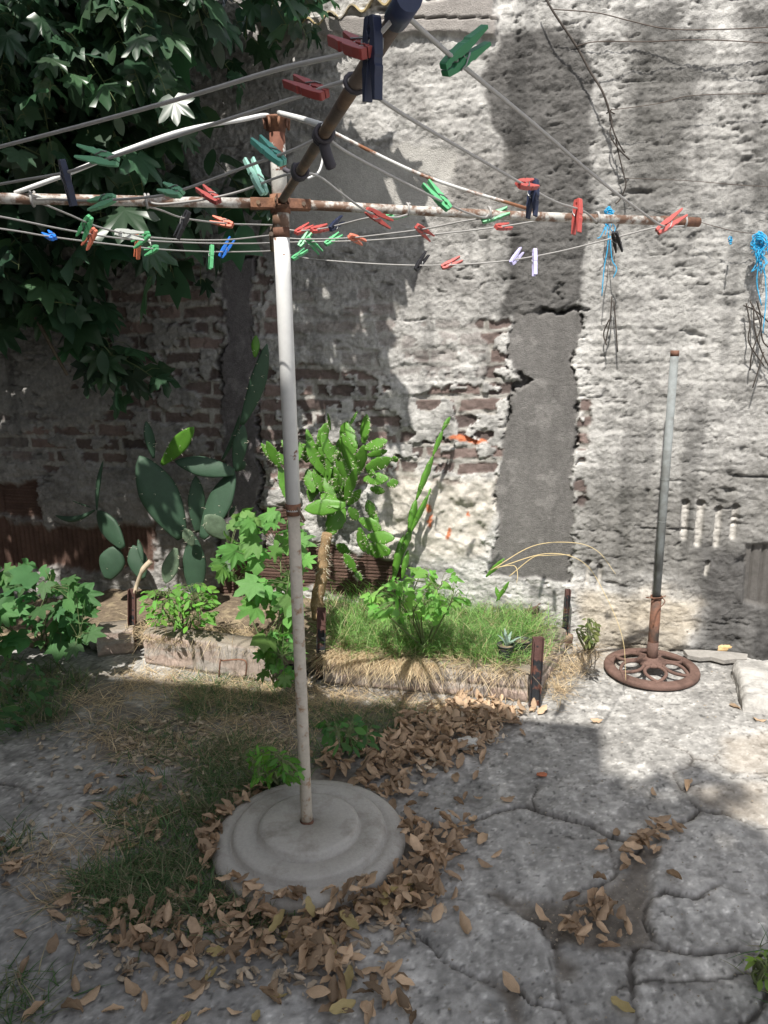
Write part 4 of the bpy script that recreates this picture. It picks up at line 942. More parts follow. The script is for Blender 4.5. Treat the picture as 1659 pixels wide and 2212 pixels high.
def inpoly(pl, x, y):
    ins = False
    for (ax, ay), (bx, by) in zip(pl, pl[1:]+pl[:1]):
        if (ay > y) != (by > y) and x < (bx-ax)*(y-ay)/(by-ay)+ax: ins = not ins
    return ins
def samp(pl, n, g_=rnd):
    x0, x1 = min(p[0] for p in pl), max(p[0] for p in pl); y0, y1 = min(p[1] for p in pl), max(p[1] for p in pl); out = []
    while len(out) < n:
        x, y = g_.uniform(x0, x1), g_.uniform(y0, y1)
        if inpoly(pl, x, y): out.append((x, y))
    return out
def unit(g_=rnd):
    return Vector((g_.gauss(0, 1), g_.gauss(0, 1), g_.gauss(0, 1))).normalized()
class Leaves:
    def __init__(s): s.P = []; s.T = []; s.N = []; s.S = []
    def add(s, p, t, n, z): s.P.append(tuple(p)); s.T.append(tuple(t)); s.N.append(tuple(n)); s.S.append(z)
    def twig(s, tw, p0, d, L, n, size, r=.0035, droop=.35, pet=.6, up_=Vector((0, 0, 1))):
        pts = [p0+d*(L*k/6)+Vector((0, 0, -droop*L*(k/6)**2)) for k in range(7)]; tw.tube(pts, [r*(1-.1*k) for k in range(7)], 5)
        a = rnd.uniform(0, 6)
        for k in range(n):
            t = (k+.7)/n; i = min(5, int(t*6)); p = pts[i]+(pts[i+1]-pts[i])*(t*6-i); a += 2.4; ax = (pts[i+1]-pts[i]).normalized(); o1 = ax.orthogonal().normalized(); sd = (o1*math.cos(a)+ax.cross(o1)*math.sin(a)); pd = (sd+ax*.5+up_*.25).normalized(); sz = size*rnd.uniform(.6, 1.2); q = p+pd*sz*pet; tw.tube([p, (p+q)/2+Vector((0, 0, .01)), q], r*.4, 4, False)
            td = (pd*.7+Vector((0, 0, -.75))+unit()*.35); nn = up_*.9+sd*.5+Vector((-SUN.x, -SUN.y, 1))*.3+unit()*.4; s.add(q, td, nn, sz)
    def build(s, name, mt, parent, tpls, col, cvar=.25, ylw=0):
        V, F, C = mass(s.P, s.T, s.N, np.array(s.S), tpls, col, cvar, ylw); return link(name, npmesh(name, V, F, C, smooth=True), mt, parent)
# --- the tree that hangs over the wall at upper left
TREE = empty('overhanging_tree', (-3.3, 2.7, 0), 'leafy tree with large lobed leaves hanging over the wall at upper left', 'tree')
m = MB(); m.tube(spline([(-3.3, 2.7, -.1), (-3.25, 2.75, .8), (-3.1, 2.85, 1.9), (-2.9, 2.9, 2.9), (-2.5, 2.8, 3.6)], 6), [.15]*5+[.12]*8+[.10]*8+[.07]*4, 14); m.build('trunk', M_bark, TREE)
for pts, r in (([(-2.9, 2.9, 2.9), (-2.2, 2.95, 3.25), (-1.4, 3.0, 3.3), (-.6, 2.9, 3.35)], .04), ([(-2.9, 2.9, 2.8), (-2.4, 3.3, 2.9), (-1.7, 3.5, 2.7), (-1.2, 3.5, 2.3)], .028), ([(-2.5, 2.8, 3.5), (-2.0, 2.2, 3.7), (-1.2, 1.9, 3.8), (-.6, 2.1, 3.8)], .04),
               ([(-3.1, 2.85, 1.9), (-2.6, 3.3, 2.2), (-2.1, 3.5, 2.2), (-1.7, 3.6, 1.8), (-1.45, 3.6, 1.3)], .022), ([(-2.9, 2.9, 2.9), (-3.0, 2.0, 3.5), (-2.6, 1.5, 3.8)], .035)):
    sp = spline(pts, 6); m = MB(); m.tube(sp, [r*(1-.7*k/len(sp)) for k in range(len(sp))], 8); m.build('branch', M_bark, TREE)
LV = Leaves(); TW = MB()
def vis(pl, n, o0, o1, size, nl, L=.32):
    for (x, y) in samp(pl, n):
        p = W(x, y, rnd.uniform(o0, o1)); d = Vector((rnd.uniform(-.2, 1), rnd.uniform(-.6, .5), rnd.uniform(-.7, .1))).normalized(); LV.twig(TW, p-d*L*.5, d, L, nl, size*rnd.uniform(.8, 1.15), .0028)
vis([(-150, -200), (400, -200), (430, 30), (360, 150), (300, 240), (150, 260), (-150, 330)], 62, .2, .95, .095, 11)
vis([(430, -120), (640, -120), (660, 20), (560, 80), (430, 100)], 11, .15, .45, .085, 9)
vis([(-150, 300), (200, 250), (400, 300), (470, 330), (430, 430), (330, 480), (200, 520), (-150, 560)], 36, .2, .75, .150, 6)
vis([(-150, 80), (300, 80), (330, 250), (300, 420), (-150, 500)], 34, .12, .5, .14, 7)
vis([(470, 350), (560, 360), (560, 410), (480, 420)], 3, .2, .35, .13, 4, .2)
vis([(-150, 540), (120, 560), (200, 620), (200, 700), (130, 690), (60, 640), (-150, 640)], 19, .2, .5, .13, 6, .25)
vis([(130, 680), (200, 670), (250, 720), (300, 790), (240, 810), (160, 760)], 9, .2, .4, .125, 5, .22)
vis([(390, 560), (440, 550), (440, 570), (400, 585)], 1, .15, .2, .11, 3, .15)
for pl, n, sz in (([(-500, -300), (470, -300), (520, 120), (480, 500), (470, 900), (-500, 1000)], 125, .15), ([(600, 130), (700, 200), (760, 200), (880, 240), (910, 330), (860, 420), (810, 480), (830, 560), (530, 560), (500, 200)], 8, .19), ([(500, 560), (770, 560), (800, 700), (720, 840), (500, 860)], 5, .15),
                  ([(600, 760), (860, 720), (900, 800), (740, 930), (600, 900)], 3, .12), ([(640, 860), (880, 830), (860, 940), (700, 980)], 1, .12), ([(-500, 900), (540, 900), (520, 1150), (-500, 1180)], 38, .14), ([(-400, 1180), (260, 1180), (260, 1420), (-400, 1420)], 12, .14)):
    for (x, y) in samp(pl, n):
        Wp = W(x, y); h = .3
        while True:
            q = proj(Wp-SUN*h)
            if q[1] < (-110 if x < 500 else -230) or (q[0] < 350 and q[1] < 60): break
            h += .05
        h += rnd.uniform(0, .75 if x < 560 else .3)
        p = Wp-SUN*h; d = Vector((rnd.uniform(-.5, 1), rnd.uniform(-.6, .6), rnd.uniform(-.4, .3))).normalized(); LV.twig(TW, p-d*.16, d, .34, 9, sz*rnd.uniform(.85, 1.15), .004)
LV.build('crown', M_leaf, TREE, TPL+TPL+LAN[2:], (.046, .094, .050), .5, 0); TW.build('twigs', M_twig, TREE)
# --- tree to the right of the house: its crown mottles the sunlight on the paving at lower right
TR2 = empty('yard_tree', (1.5, -4.2, 0), 'tall tree behind the viewer, beside the house, dappling the paving', 'tree')
m = MB(); m.tube(spline([(1.5, -4.2, -.1), (1.45, -4.1, 2), (1.2, -3.8, 4), (.8, -3.6, 5.6), (.3, -3.4, 6.8)], 6), [.2]*8+[.16]*8+[.11]*9, 14); m.build('trunk', M_bark, TR2)
LV = Leaves(); TW = MB()
for pl, n in (([(1220, 1690), (1500, 1700), (1530, 1760), (1400, 1800), (1240, 1780)], 7), ([(1340, 1760), (1500, 1790), (1560, 1850), (1500, 1900), (1340, 1900)], 3), ([(1540, 1800), (1659, 1800), (1659, 1880), (1560, 1870)], 1),
              ([(1390, 1990), (1659, 1980), (1659, 2040), (1400, 2060)], 4), ([(1400, 2080), (1659, 2120), (1659, 2260), (1300, 2260)], 6), ([(1659, 1750), (2300, 1750), (2300, 2300), (1659, 2300)], 7), ([(1380, 1900), (1500, 1900), (1480, 1980), (1380, 1980)], 2)):
    for (x, y) in samp(pl, n):
        g0 = G(x, y); p = g0-SUN*rnd.uniform(5.4, 7.2); d = Vector((rnd.uniform(-1, 1), rnd.uniform(-1, 1), rnd.uniform(-.4, .3))).normalized(); LV.twig(TW, p-d*.2, d, .4, 9, .14, .005)
LV.build('crown', M_leaf, TR2, TPL, (.05, .11, .04), .3); TW.build('branches', M_bark, TR2)

# ---------------------------------------------------------------- prickly pears
M_padd = mat('blue_green_pad', (.034, .072, .042), .6, .18, 12, .001, 50, trans=.04, spec=.4)
M_padb = mat('fresh_green_pad', (.10, .25, .032), .45, .22, 14, .001, 50, trans=.22, spec=.45)
M_pada = mat('grey_scarred_pad', (.11, .155, .10), .7, .25, 30, .002, 60, trans=.05)
M_spine = mat('pale_spine', (.62, .58, .46), .6, .1, 20)
C3_ = None
def pad(cact, mt, base, tip, wpx, off0, off1=None, twist=0, spines=0, th=.13, name='pad', wavy=0, flat=.85, curve=0):
    off1 = off0 if off1 is None else off1; A = W(*base, off0); B = W(*tip, off1); dp = proj((A+B)/2)[2]; wd = wpx/FOC*dp/2*(1.18 if cact is C3_ else 1.0); ax = (B-A); L = ax.length; ax.normalize()
    side = ax.cross(fwd).normalized(); side = Quaternion(ax, R(twist)) @ side; nn = ax.cross(side); wd2 = wd/max(.35, abs(math.cos(R(twist)))); m = MB(); rows = []; nt_, na = 16, 18; seed = base[0]*.13
    for i in range(nt_+1):
        t = i/nt_; prof_ = max(0, math.sin(math.pi*(.06+.94*t)**flat))**.62 if t < 1 else .02; prof_ = max(prof_*(.55+.75*t if t < .6 else 1.0), .03)
        r_ = []
        for k in range(na):
            a = 2*math.pi*k/na; w_ = wd2*prof_*(1+wavy*math.sin(t*26+seed+(3 if math.cos(a) > 0 else 0))*abs(math.cos(a))**3); tk = wd2*th*2*(prof_**.6)*(1.0+.1*math.sin(a*3+t*9)); r_.append(A+ax*L*t+side*(w_*math.cos(a)+curve*L*math.sin(math.pi*t))+nn*(tk*math.sin(a)*abs(math.sin(a))**-.25 if abs(math.sin(a)) > 1e-6 else 0))
        rows.append(r_)
    b0 = len(m.v)
    for r_ in rows: m.v += r_
    for i in range(nt_):
        for k in range(na): m.face((b0+i*na+k, b0+i*na+(k+1) % na, b0+(i+1)*na+(k+1) % na, b0+(i+1)*na+k))
    m.face([b0+k for k in range(na)][::-1]); m.face([b0+nt_*na+k for k in range(na)])
    m.cm = 1
    for q in range(spines):
        i = rnd.randrange(2, nt_); k = rnd.randrange(na); p = rows[i][k]; c = A+ax*L*(i/nt_); o_ = (p-c).normalized()
        for _ in range(2):
            d = (o_+unit()*.6-fwd*.3).normalized(); l_ = rnd.uniform(.008, .020); s_ = d.orthogonal().normalized()*.0009; n0 = len(m.v); m.v += [p+s_, p-s_, p+d.cross(s_).normalized()*.0009, p+d*l_]
            for f_ in ((0, 1, 3), (1, 2, 3), (2, 0, 3)): m.face([n0+z_ for z_ in f_], False)
    return m.build(name, [mt, M_spine], cact)
def q6(x, y): return (x*.4167, 829.5+y*.4167)
def q7(x, y): return (518.4+x*.4167, 829.5+y*.4167)
C1 = empty('prickly_pear', W(420, 1290, .3)*1, 'tall dull green prickly pear with large smooth pads, left of the white post', 'cactus')
for b, t, w_, o0, o1, tw_, mt, fl in (((1015, 1090), (1000, 780), 135, .30, .28, 10, M_padd, .7), ((945, 800), (722, 372), 205, .30, .34, 18, M_padd, .85), ((1025, 770), (1015, 475), 88, .24, .22, 30, M_padd, .85), ((1048, 800), (1215, 450), 150, .27, .20, -20, M_padd, .85),
                       ((1215, 458), (905, 400), 118, .22, .30, 5, M_padd, .75), ((838, 418), (1006, 222), 92, .32, .36, 10, M_padb, .95), ((796, 385), (757, 192), 38, .30, .30, 55, M_padd, 1.), ((1222, 452), (1262, 210), 78, .2, .2, 20, M_padd, .9),
                       ((1180, 800), (1062, 680), 118, .36, .42, 10, M_pada, .9), ((912, 850), (858, 1035), 88, .34, .40, -15, M_pada, .9), ((1000, 838), (955, 748), 62, .34, .36, 20, M_pada, .9), ((1165, 860), (1182, 1000), 66, .3, .34, 10, M_pada, .9), ((1220, 450), (1270, 400), 50, .18, .18, 30, M_padd, .9), ((1190, 690), (1215, 630), 26, .2, .2, 20, M_padd, 1.)):  # lit pads are painted with the brighter green and grey materials
    pad(C1, mt, q6(*b), q6(*t), w_*.4167, o0, o1, tw_, 14, .10 if w_ > 60 else .2, flat=fl)
pad(C1, M_padd, (522, 918), (577, 742), 36, .2, .2, 25, 14, .13, curve=-.03); pad(C1, M_padb, (551, 772), (553, 724), 20, .2, .2, 10, 6, .2); pad(C1, M_padd, q6(1150, 395), q6(1242, 160), 26*.4167, .16, .16, 40, 0, .3, curve=-.06)
C2 = empty('prickly_pear', W(250, 1240, .3)*1, 'small dark prickly pear in the shade with thin arms, left of the tall one', 'cactus')
for b, t, w_, cv in (((640, 850), (505, 655), 120, 0), ((490, 655), (285, 680), 34, .13), ((502, 655), (535, 395), 26, .04), ((560, 1010), (600, 840), 150, 0), ((740, 1010), (690, 835), 110, 0), ((742, 925), (716, 805), 32, 0), ((470, 640), (372, 605), 10, 0)):
    pad(C2, M_padd, q6(*b), q6(*t), w_*.4167, .25, .22, rnd.uniform(-25, 25), 4, .12 if w_ > 60 else .35, curve=cv)
C3 = empty('prickly_pear', W(690, 1325, .3)*1, 'bushy bright green prickly pear with many small spiny pads on a brown spiny trunk', 'cactus')
C3_ = C3
m = MB(); tp_ = [W(*q7(x, y), .33) for x, y in ((410, 1215), (400, 1120), (425, 1000), (432, 900), (452, 775))]; sp = spline(tp_, 6); m.tube(sp, [.033-.010*k/len(sp)+.002*math.sin(k*1.7) for k in range(len(sp))], 12); m.cm = 1
for q in range(190):
    p = sp[rnd.randrange(len(sp))]; d = (unit()-fwd*.4); d.z *= .4; d.normalize(); p = p+d*.027+Vector((0, 0, rnd.uniform(-.01, .01))); s_ = d.orthogonal().normalized()*.0009; n0 = len(m.v); d2 = (d+Vector((0, 0, -.3)))*rnd.uniform(.012, .03); m.v += [p+s_, p-s_, p+d.cross(s_).normalized()*.0009, p+d2]
    for f_ in ((0, 1, 3), (1, 2, 3), (2, 0, 3)): m.face([n0+z_ for z_ in f_], False)
m.build('trunk', [mat('corky_trunk', (.27, .18, .10), .9, .35, 30, .003, 60), M_spine], C3)
for b, t, w_, dk in (((548, 625), (332, 650), 80, 0), ((458, 785), (535, 625), 92, 0), ((520, 640), (420, 570), 60, 0), ((545, 605), (604, 430), 50, 0), ((600, 480), (530, 255), 62, 0), ((610, 470), (642, 315), 58, 0), ((640, 310), (657, 155), 50, 0), ((600, 330), (550, 198), 46, 0), ((645, 335), (765, 292), 55, 0), ((660, 372), (765, 345), 36, 0), ((650, 442), (788, 385), 62, 0), ((640, 495), (772, 490), 62, 0),
                     ((762, 522), (822, 508), 46, 0), ((785, 395), (820, 385), 30, 0), ((675, 540), (752, 560), 40, 0), ((560, 630), (625, 545), 45, 0), ((565, 640), (615, 705), 50, 0), ((618, 700), (735, 755), 62, 0), ((660, 790), (803, 800), 66, 0), ((700, 760), (690, 655), 46, 1), ((620, 745), (642, 872), 50, 0), ((640, 780), (668, 884), 34, 0),
                     ((430, 565), (398, 395), 66, 1), ((450, 480), (345, 300), 66, 1), ((395, 420), (345, 232), 42, 1), ((480, 410), (425, 250), 50, 1), ((380, 565), (350, 440), 62, 1), ((455, 480), (480, 320), 46, 1), ((500, 555), (510, 465), 46, 1), ((560, 500), (500, 340), 60, 1), ((490, 600), (440, 480), 60, 1), ((660, 450), (700, 470), 40, 0), ((590, 420), (560, 330), 40, 0), ((510, 400), (520, 350), 26, 0),
                     ((205, 435), (138, 295), 50, 0), ((170, 400), (110, 305), 30, 0), ((250, 610), (205, 420), 46, 0), ((245, 425), (182, 350), 36, 1), ((300, 400), (310, 300), 40, 1), ((255, 350), (215, 290), 30, 1), ((600, 975), (540, 878), 46, 0), ((632, 1018), (596, 968), 30, 0), ((570, 880), (500, 830), 50, 1), ((690, 690), (660, 600), 50, 1), ((780, 870), (650, 850), 80, 1), ((560, 230), (610, 140), 16, 1), ((470, 240), (455, 150), 14, 1)):
    of = rnd.uniform(.10, .22) if dk else rnd.uniform(.26, .40)
    pad(C3, M_padb, q7(*b), q7(*t), w_*.4167, of, of+rnd.uniform(-.05, .05), rnd.uniform(-30, 30), 26, .085 if w_ > 40 else .16, wavy=.07)
for k in range(22):
    x, y = samp([(330, 240), (480, 200), (560, 260), (620, 420), (560, 600), (430, 640), (350, 560)], 1)[0]; a = rnd.gauss(-1.57, .55); L_ = rnd.uniform(90, 150)
    pad(C3, M_padb, q7(x, y+50), q7(x+L_*math.cos(a), y+50+L_*math.sin(a)), rnd.uniform(46, 66)*.4167, .10, .10+rnd.uniform(-.03, .06), rnd.uniform(-40, 40), 14, .10, wavy=.07)
C4 = empty('climbing_cactus', W(855, 1240, .15)*1, 'slender jointed cactus leaning up to the right against the wall', 'cactus')
for b, t, w_ in (((795, 1010), (850, 780), 44), ((850, 870), (885, 745), 34), ((875, 770), (912, 598), 38), ((914, 600), (1002, 368), 34), ((1000, 372), (1052, 238), 28), ((1048, 242), (1089, 170), 24), ((885, 770), (978, 570), 28), ((840, 1010), (872, 860), 30), ((975, 580), (990, 540), 14)):
    pad(C4, M_padb, q7(*b), q7(*t), w_*.4167, .12, .09, rnd.uniform(20, 50), 8, .28, 'joint', wavy=.14, flat=.95)
C5 = empty('climbing_cactus', W(1052, 1250, .2)*1, 'short flat cactus shoot sticking out of the grass at the right end of the bed', 'cactus')
pad(C5, M_padb, q7(1275, 1000), q7(1372, 903), 30*.4167, .25, .25, 20, 5, .2, 'joint', wavy=.08); pad(C5, M_padb, q7(1330, 1125), q7(1396, 1022), 26*.4167, .28, .28, 20, 5, .2, 'joint', wavy=.08); pad(C5, M_padb, q7(1345, 1120), q7(1325, 1050), 24*.4167, .28, .28, 20, 5, .2, 'joint', wavy=.08)

# ---------------------------------------------------------------- lobed-leaf bushes and weeds
def bush(name, label, cat, pl, n, base, d0, d1, size, col, tpls=TPL, mt=M_soft, stems=6, upb=.7, group=None, dens=None):
    """leaves spread through a volume in front of the wall, each on a petiole from one of a few stems"""
    B = base; t = empty(name, B, label, cat, group); LL = Leaves(); TWg = MB(); tips = []
    for k in range(stems):
        x, y = samp(pl, 1)[0]; tp2 = D(x, y, rnd.uniform(d0, d1)); mid = (B+tp2)/2+Vector((rnd.uniform(-.05, .05), rnd.uniform(-.05, .05), .03)); sp = spline([B+Vector((rnd.uniform(-.03, .03), rnd.uniform(-.03, .03), -.02)), mid, tp2], 6); TWg.tube(sp, [.0045*(1-.6*i/len(sp)) for i in range(len(sp))], 6); tips += sp[3:]
    for (x, y) in samp(pl, n):
        p = D(x, y, rnd.uniform(d0, d1)); s_ = size*rnd.uniform(.5, 1.2); q = min(tips, key=lambda v: (v-p).length)
        if (q-p).length < size*3.5: TWg.tube([q, (q+p)/2+Vector((0, 0, .01)), p], .0012, 4, False)
        out = (p-q); out.z = 0; td = (out.normalized() if out.length > 1e-4 else unit())*.8+Vector((0, 0, -.35))+unit()*.5-fwd*.25; nn = Vector((0, 0, upb))-fwd*.75+unit()*.55; LL.add(p, td, nn, s_)
    LL.build('foliage', mt, t, tpls, col, .25); TWg.build('stem', M_twig, t); return t
LG = (.125, .27, .07); DG = (.06, .14, .05)
bush('vine_bush', 'light green bush with lobed leaves growing behind and left of the white post', 'bush', [(470, 1180), (520, 1090), (560, 1100), (640, 1110), (665, 1180), (660, 1250), (640, 1330), (600, 1400), (560, 1370), (530, 1300), (480, 1230)], 74, G(590, 1440, .1), 2.95, 3.4, .076, LG)
bush('vine_shoot', 'low clump of rounded light green leaves over the brick edge left of the white post', 'plant', [(555, 1365), (630, 1370), (650, 1420), (640, 1470), (590, 1475), (555, 1430)], 55, G(600, 1470, .02), 2.95, 3.08, .042, LG, stems=4)
bush('lobed_bush', 'darker green lobed-leaf bush at the left edge below the shaded wall', 'bush', [(-60, 1270), (40, 1215), (150, 1230), (190, 1290), (200, 1370), (150, 1410), (60, 1380), (0, 1400), (-60, 1400)], 95, G(90, 1400, .03), 3.2, 3.55, .085, (.085, .19, .07))
bush('low_weed', 'dark leafy weeds at the left edge on the ground below the lobed-leaf bush', 'weed', [(-60, 1420), (60, 1420), (120, 1460), (100, 1540), (30, 1570), (-60, 1570)], 190, G(30, 1500), 2.75, 3.25, .042, (.055, .12, .045), LAN)
bush('leafy_weed', 'fresh green weeds behind the left brick edge, under the big cactus', 'weed', [(305, 1280), (340, 1270), (380, 1265), (450, 1255), (470, 1290), (450, 1350), (390, 1355), (320, 1345)], 230, G(390, 1360, .12), 3.3, 3.6, .040, (.14, .32, .06), LAN, stems=14)
bush('leafy_weed', 'pale broad-leaved weeds in the middle of the bed, above the long grass', 'weed', [(850, 1250), (900, 1225), (1000, 1240), (1010, 1300), (940, 1340), (800, 1330), (790, 1270)], 150, G(920, 1400, .12), 3.05, 3.35, .045, (.17, .36, .08), LAN+TPL[3:], stems=9)
bush('leafy_weed', 'bright weeds at the back of the round concrete base, left of the white post', 'weed', [(520, 1630), (560, 1600), (640, 1640), (650, 1680), (560, 1690)], 150, G(585, 1685), 2.1, 2.4, .030, (.11, .25, .05), LAN[:2], stems=14)
bush('broad_weed', 'low dark weed right of the white post, among the dry leaves', 'weed', [(690, 1560), (760, 1550), (810, 1570), (800, 1610), (720, 1620)], 90, G(750, 1610), 2.4, 2.6, .036, (.07, .16, .05), LAN, stems=9)
bush('wall_weed', 'small dry tuft of weed at the foot of the wall left of the iron stand', 'weed', [(1262, 1335), (1285, 1330), (1290, 1380), (1265, 1395)], 45, G(1274, 1398), 3.12, 3.22, .030, (.14, .17, .06), LAN, stems=10)
bush('corner_weed', 'green weed at the right edge of the paving near the bottom', 'weed', [(1620, 2065), (1690, 2050), (1700, 2110), (1645, 2120)], 45, G(1650, 2120), 1.62, 1.78, .03, (.16, .26, .06), LAN, stems=10)

# ---------------------------------------------------------------- grass, straw and litter
M_grass = mat('grass_blade', attr='col', rough=.55, var=.08, scale=10, trans=.3, spec=.3)
def blades(name, B, Lr, wr, lean, col, droop=.4, cvar=.3, dirv=None, seg=4, curl=0):
    n = len(B); B = np.array(B); L = rg.uniform(*Lr, n); wd = rg.uniform(*wr, n); a = rg.uniform(0, 2*math.pi, n); d = np.stack([np.cos(a), np.sin(a), np.zeros(n)], -1)
    if dirv is not None: d = nrm(d*.6+np.array(dirv)[None, :])
    ln = rg.uniform(*lean, n); side = np.stack([-d[:, 1], d[:, 0], np.zeros(n)], -1); a2 = rg.uniform(-1, 1, (n, 1))*curl; V = []
    for k in range(seg+1):
        t = k/seg; p = B+(d*np.sin(ln)[:, None]+np.array([0, 0, 1.])*np.cos(ln)[:, None])*(L*t)[:, None]; p = p+d*(L*droop*t*t*.8)[:, None]-np.array([0, 0, 1.])*(L*droop*t*t*.6)[:, None]+side*(a2*L[:, None]*t*t); w_ = wd*(1-t**1.6)+.0003
        V += [p-side*w_[:, None], p+side*w_[:, None]]
    V = np.stack(V, 1); k2 = 2*(seg+1); F = []
    for k in range(seg): F.append(np.array([2*k, 2*k+1, 2*k+3, 2*k+2]))
    F = np.array(F)[None]+(np.arange(n)*k2)[:, None, None]; c = np.array(col)[rg.integers(0, len(col), n)]*(1+cvar*rg.uniform(-1, 1, (n, 1))); C = np.repeat(c, k2, 0)
    V = V.reshape(-1, 3); V[:, 2] = np.maximum(V[:, 2], .004)
    o = link(name, npmesh(name, V, F.reshape(-1, 4), C, smooth=True), M_grass); return tag(o, kind='stuff')
def clump(pl, n, z=0, cl=.03, per=7):
    out = []
    for (x, y) in samp(pl, max(1, n//per)):
        g0 = G(x, y, z)
        for _ in range(per): out.append((g0.x+rnd.gauss(0, cl), g0.y+rnd.gauss(0, cl), z))
    return out
GRB = [(.17, .34, .075), (.22, .40, .11), (.13, .25, .07), (.28, .38, .16), (.40, .35, .20), (.15, .29, .09)]
GR = [(.13, .30, .06), (.18, .38, .09), (.10, .24, .05), (.22, .34, .12)]
tag(blades('bed_grass', clump([(700, 1310), (800, 1290), (900, 1300), (1060, 1270), (1150, 1330), (1180, 1360), (1130, 1440), (1040, 1430), (900, 1415), (740, 1410)], 9500, .11, .035, 8), (.06, .19), (.0008, .0016), (.0, .95), GRB, .55, curl=.4), 'fine long green grass filling the right part of the brick bed', 'grass')
B2 = clump([(720, 1290), (840, 1250), (1060, 1240), (1120, 1290), (1000, 1330), (820, 1320)], 2600, .12, .04, 6)
tag(blades('tall_grass', B2, (.14, .26), (.0012, .0024), (.0, .45), GR, .45, curl=.25), 'taller seeding grass at the back of the bed', 'grass')
LWN = [([(390, 1650), (520, 1590), (640, 1650), (640, 1690), (520, 1740), (450, 1800), (400, 1760)], 5200), ([(180, 1900), (330, 1850), (440, 1830), (560, 1960), (560, 1990), (400, 2000), (200, 1990)], 6200), ([(230, 1720), (400, 1700), (420, 1830), (280, 1860)], 1700), ([(380, 1470), (560, 1480), (640, 1530), (400, 1560)], 2600), ([(680, 1540), (900, 1530), (820, 1610), (690, 1640)], 2600),
       ([(-60, 1420), (200, 1450), (150, 1560), (-60, 1620)], 3600), ([(480, 1890), (580, 1930), (640, 1990), (560, 1990)], 700), ([(0, 1800), (60, 1820), (40, 1850), (-20, 1850)], 250), ([(0, 2120), (80, 2140), (60, 2212), (0, 2212)], 300), ([(200, 1560), (380, 1560), (500, 1620), (300, 1700)], 900), ([(1640, 2060), (1700, 2060), (1700, 2130), (1650, 2130)], 160), ([(330, 1240), (600, 1300), (600, 1360), (330, 1370)], 0)]
B3 = []
for pl, n in LWN:
    if n: B3 += clump(pl, int(n*.38), 0, .034, 14)
B3 = [b for b in B3 if math.hypot(b[0]-PBx, b[1]-PBy) > .29]
tag(blades('lawn_grass', B3, (.03, .09), (.0009, .0019), (.1, 1.3), [(.060, .125, .045), (.080, .155, .055), (.11, .17, .075), (.17, .18, .10), (.26, .23, .15)], .5, curl=.4), 'thin patchy green grass growing through the paving round the concrete base', 'grass')
ST_C = [(.54, .43, .28), (.60, .50, .34), (.44, .34, .22), (.34, .27, .19)]
S = []
for pl, n, z in (([(300, 1345), (640, 1370), (640, 1390), (300, 1380)], 800, .13), ([(250, 1440), (640, 1475), (700, 1490), (1150, 1530), (1100, 1550), (700, 1540), (250, 1500)], 1700, .003), ([(180, 1480), (700, 1520), (640, 1660), (250, 1640), (120, 1560)], 1500, .003), ([(700, 1380), (1120, 1430), (1180, 1380), (1190, 1420), (1120, 1450), (700, 1415)], 800, .12), ([(1180, 1440), (1290, 1370), (1270, 1420), (1190, 1530)], 500, .004), ([(0, 1850), (150, 1800), (330, 1750), (300, 1900), (150, 1960), (0, 1920)], 260, .003)):
    S += clump(pl, n, z, .03, 6)
S = [b for b in S if math.hypot(b[0]-PBx, b[1]-PBy) > .29]
tag(blades('straw', S, (.04, .12), (.0006, .0013), (1.0, 1.5), ST_C, .25, curl=.6), 'dry straw strewn before and on top of the brick edge', 'dry grass')
S = clump([(702, 1398), (940, 1428), (940, 1440), (702, 1415)], 700, .125, .018, 7)+clump([(940, 1428), (1140, 1448), (1140, 1458), (940, 1440)], 110, .125, .018, 5)+clump([(330, 1352), (600, 1385), (600, 1392), (330, 1362)], 130, .145, .015, 5)
tag(blades('hanging_straw', S, (.04, .105), (.0006, .0013), (.5, 1.2), ST_C, 1.5, dirv=(-.3, -1, 0), curl=.5, seg=6), 'dead grass hanging down over the front of the brick edge', 'dry grass')
# long dry stalks arching over the right end of the bed
for pts, lab in (([(1060, 1232), (1150, 1180), (1235, 1172), (1290, 1190), (1330, 1240)], 'dry yellow grass stalk arching highest across the grey pillar foot'), ([(1070, 1228), (1180, 1196), (1260, 1215), (1310, 1290), (1345, 1380), (1352, 1470)], 'longest dry grass stalk bending down in front of the iron foot'), ([(1075, 1225), (1110, 1222), (1118, 1240), (1116, 1260)], 'short curled dry grass stalk by the flat cactus shoot'), ([(1100, 1245), (1150, 1205), (1180, 1200), (1232, 1198)], 'thin dry stalk lying against the grey pillar')):
    m = MB(); sp = spline([D(x, y, 3.25-.03*i) for i, (x, y) in enumerate(pts)], 8); m.tube(sp, [.0022*(1-.6*k/len(sp)) for k in range(len(sp))], 6); o = m.build('dry_stalk', mat('dry_stalk', (.52, .41, .22), .7, .1)); tag(o, lab, 'grass stalk', 'dry stalks over the bed')

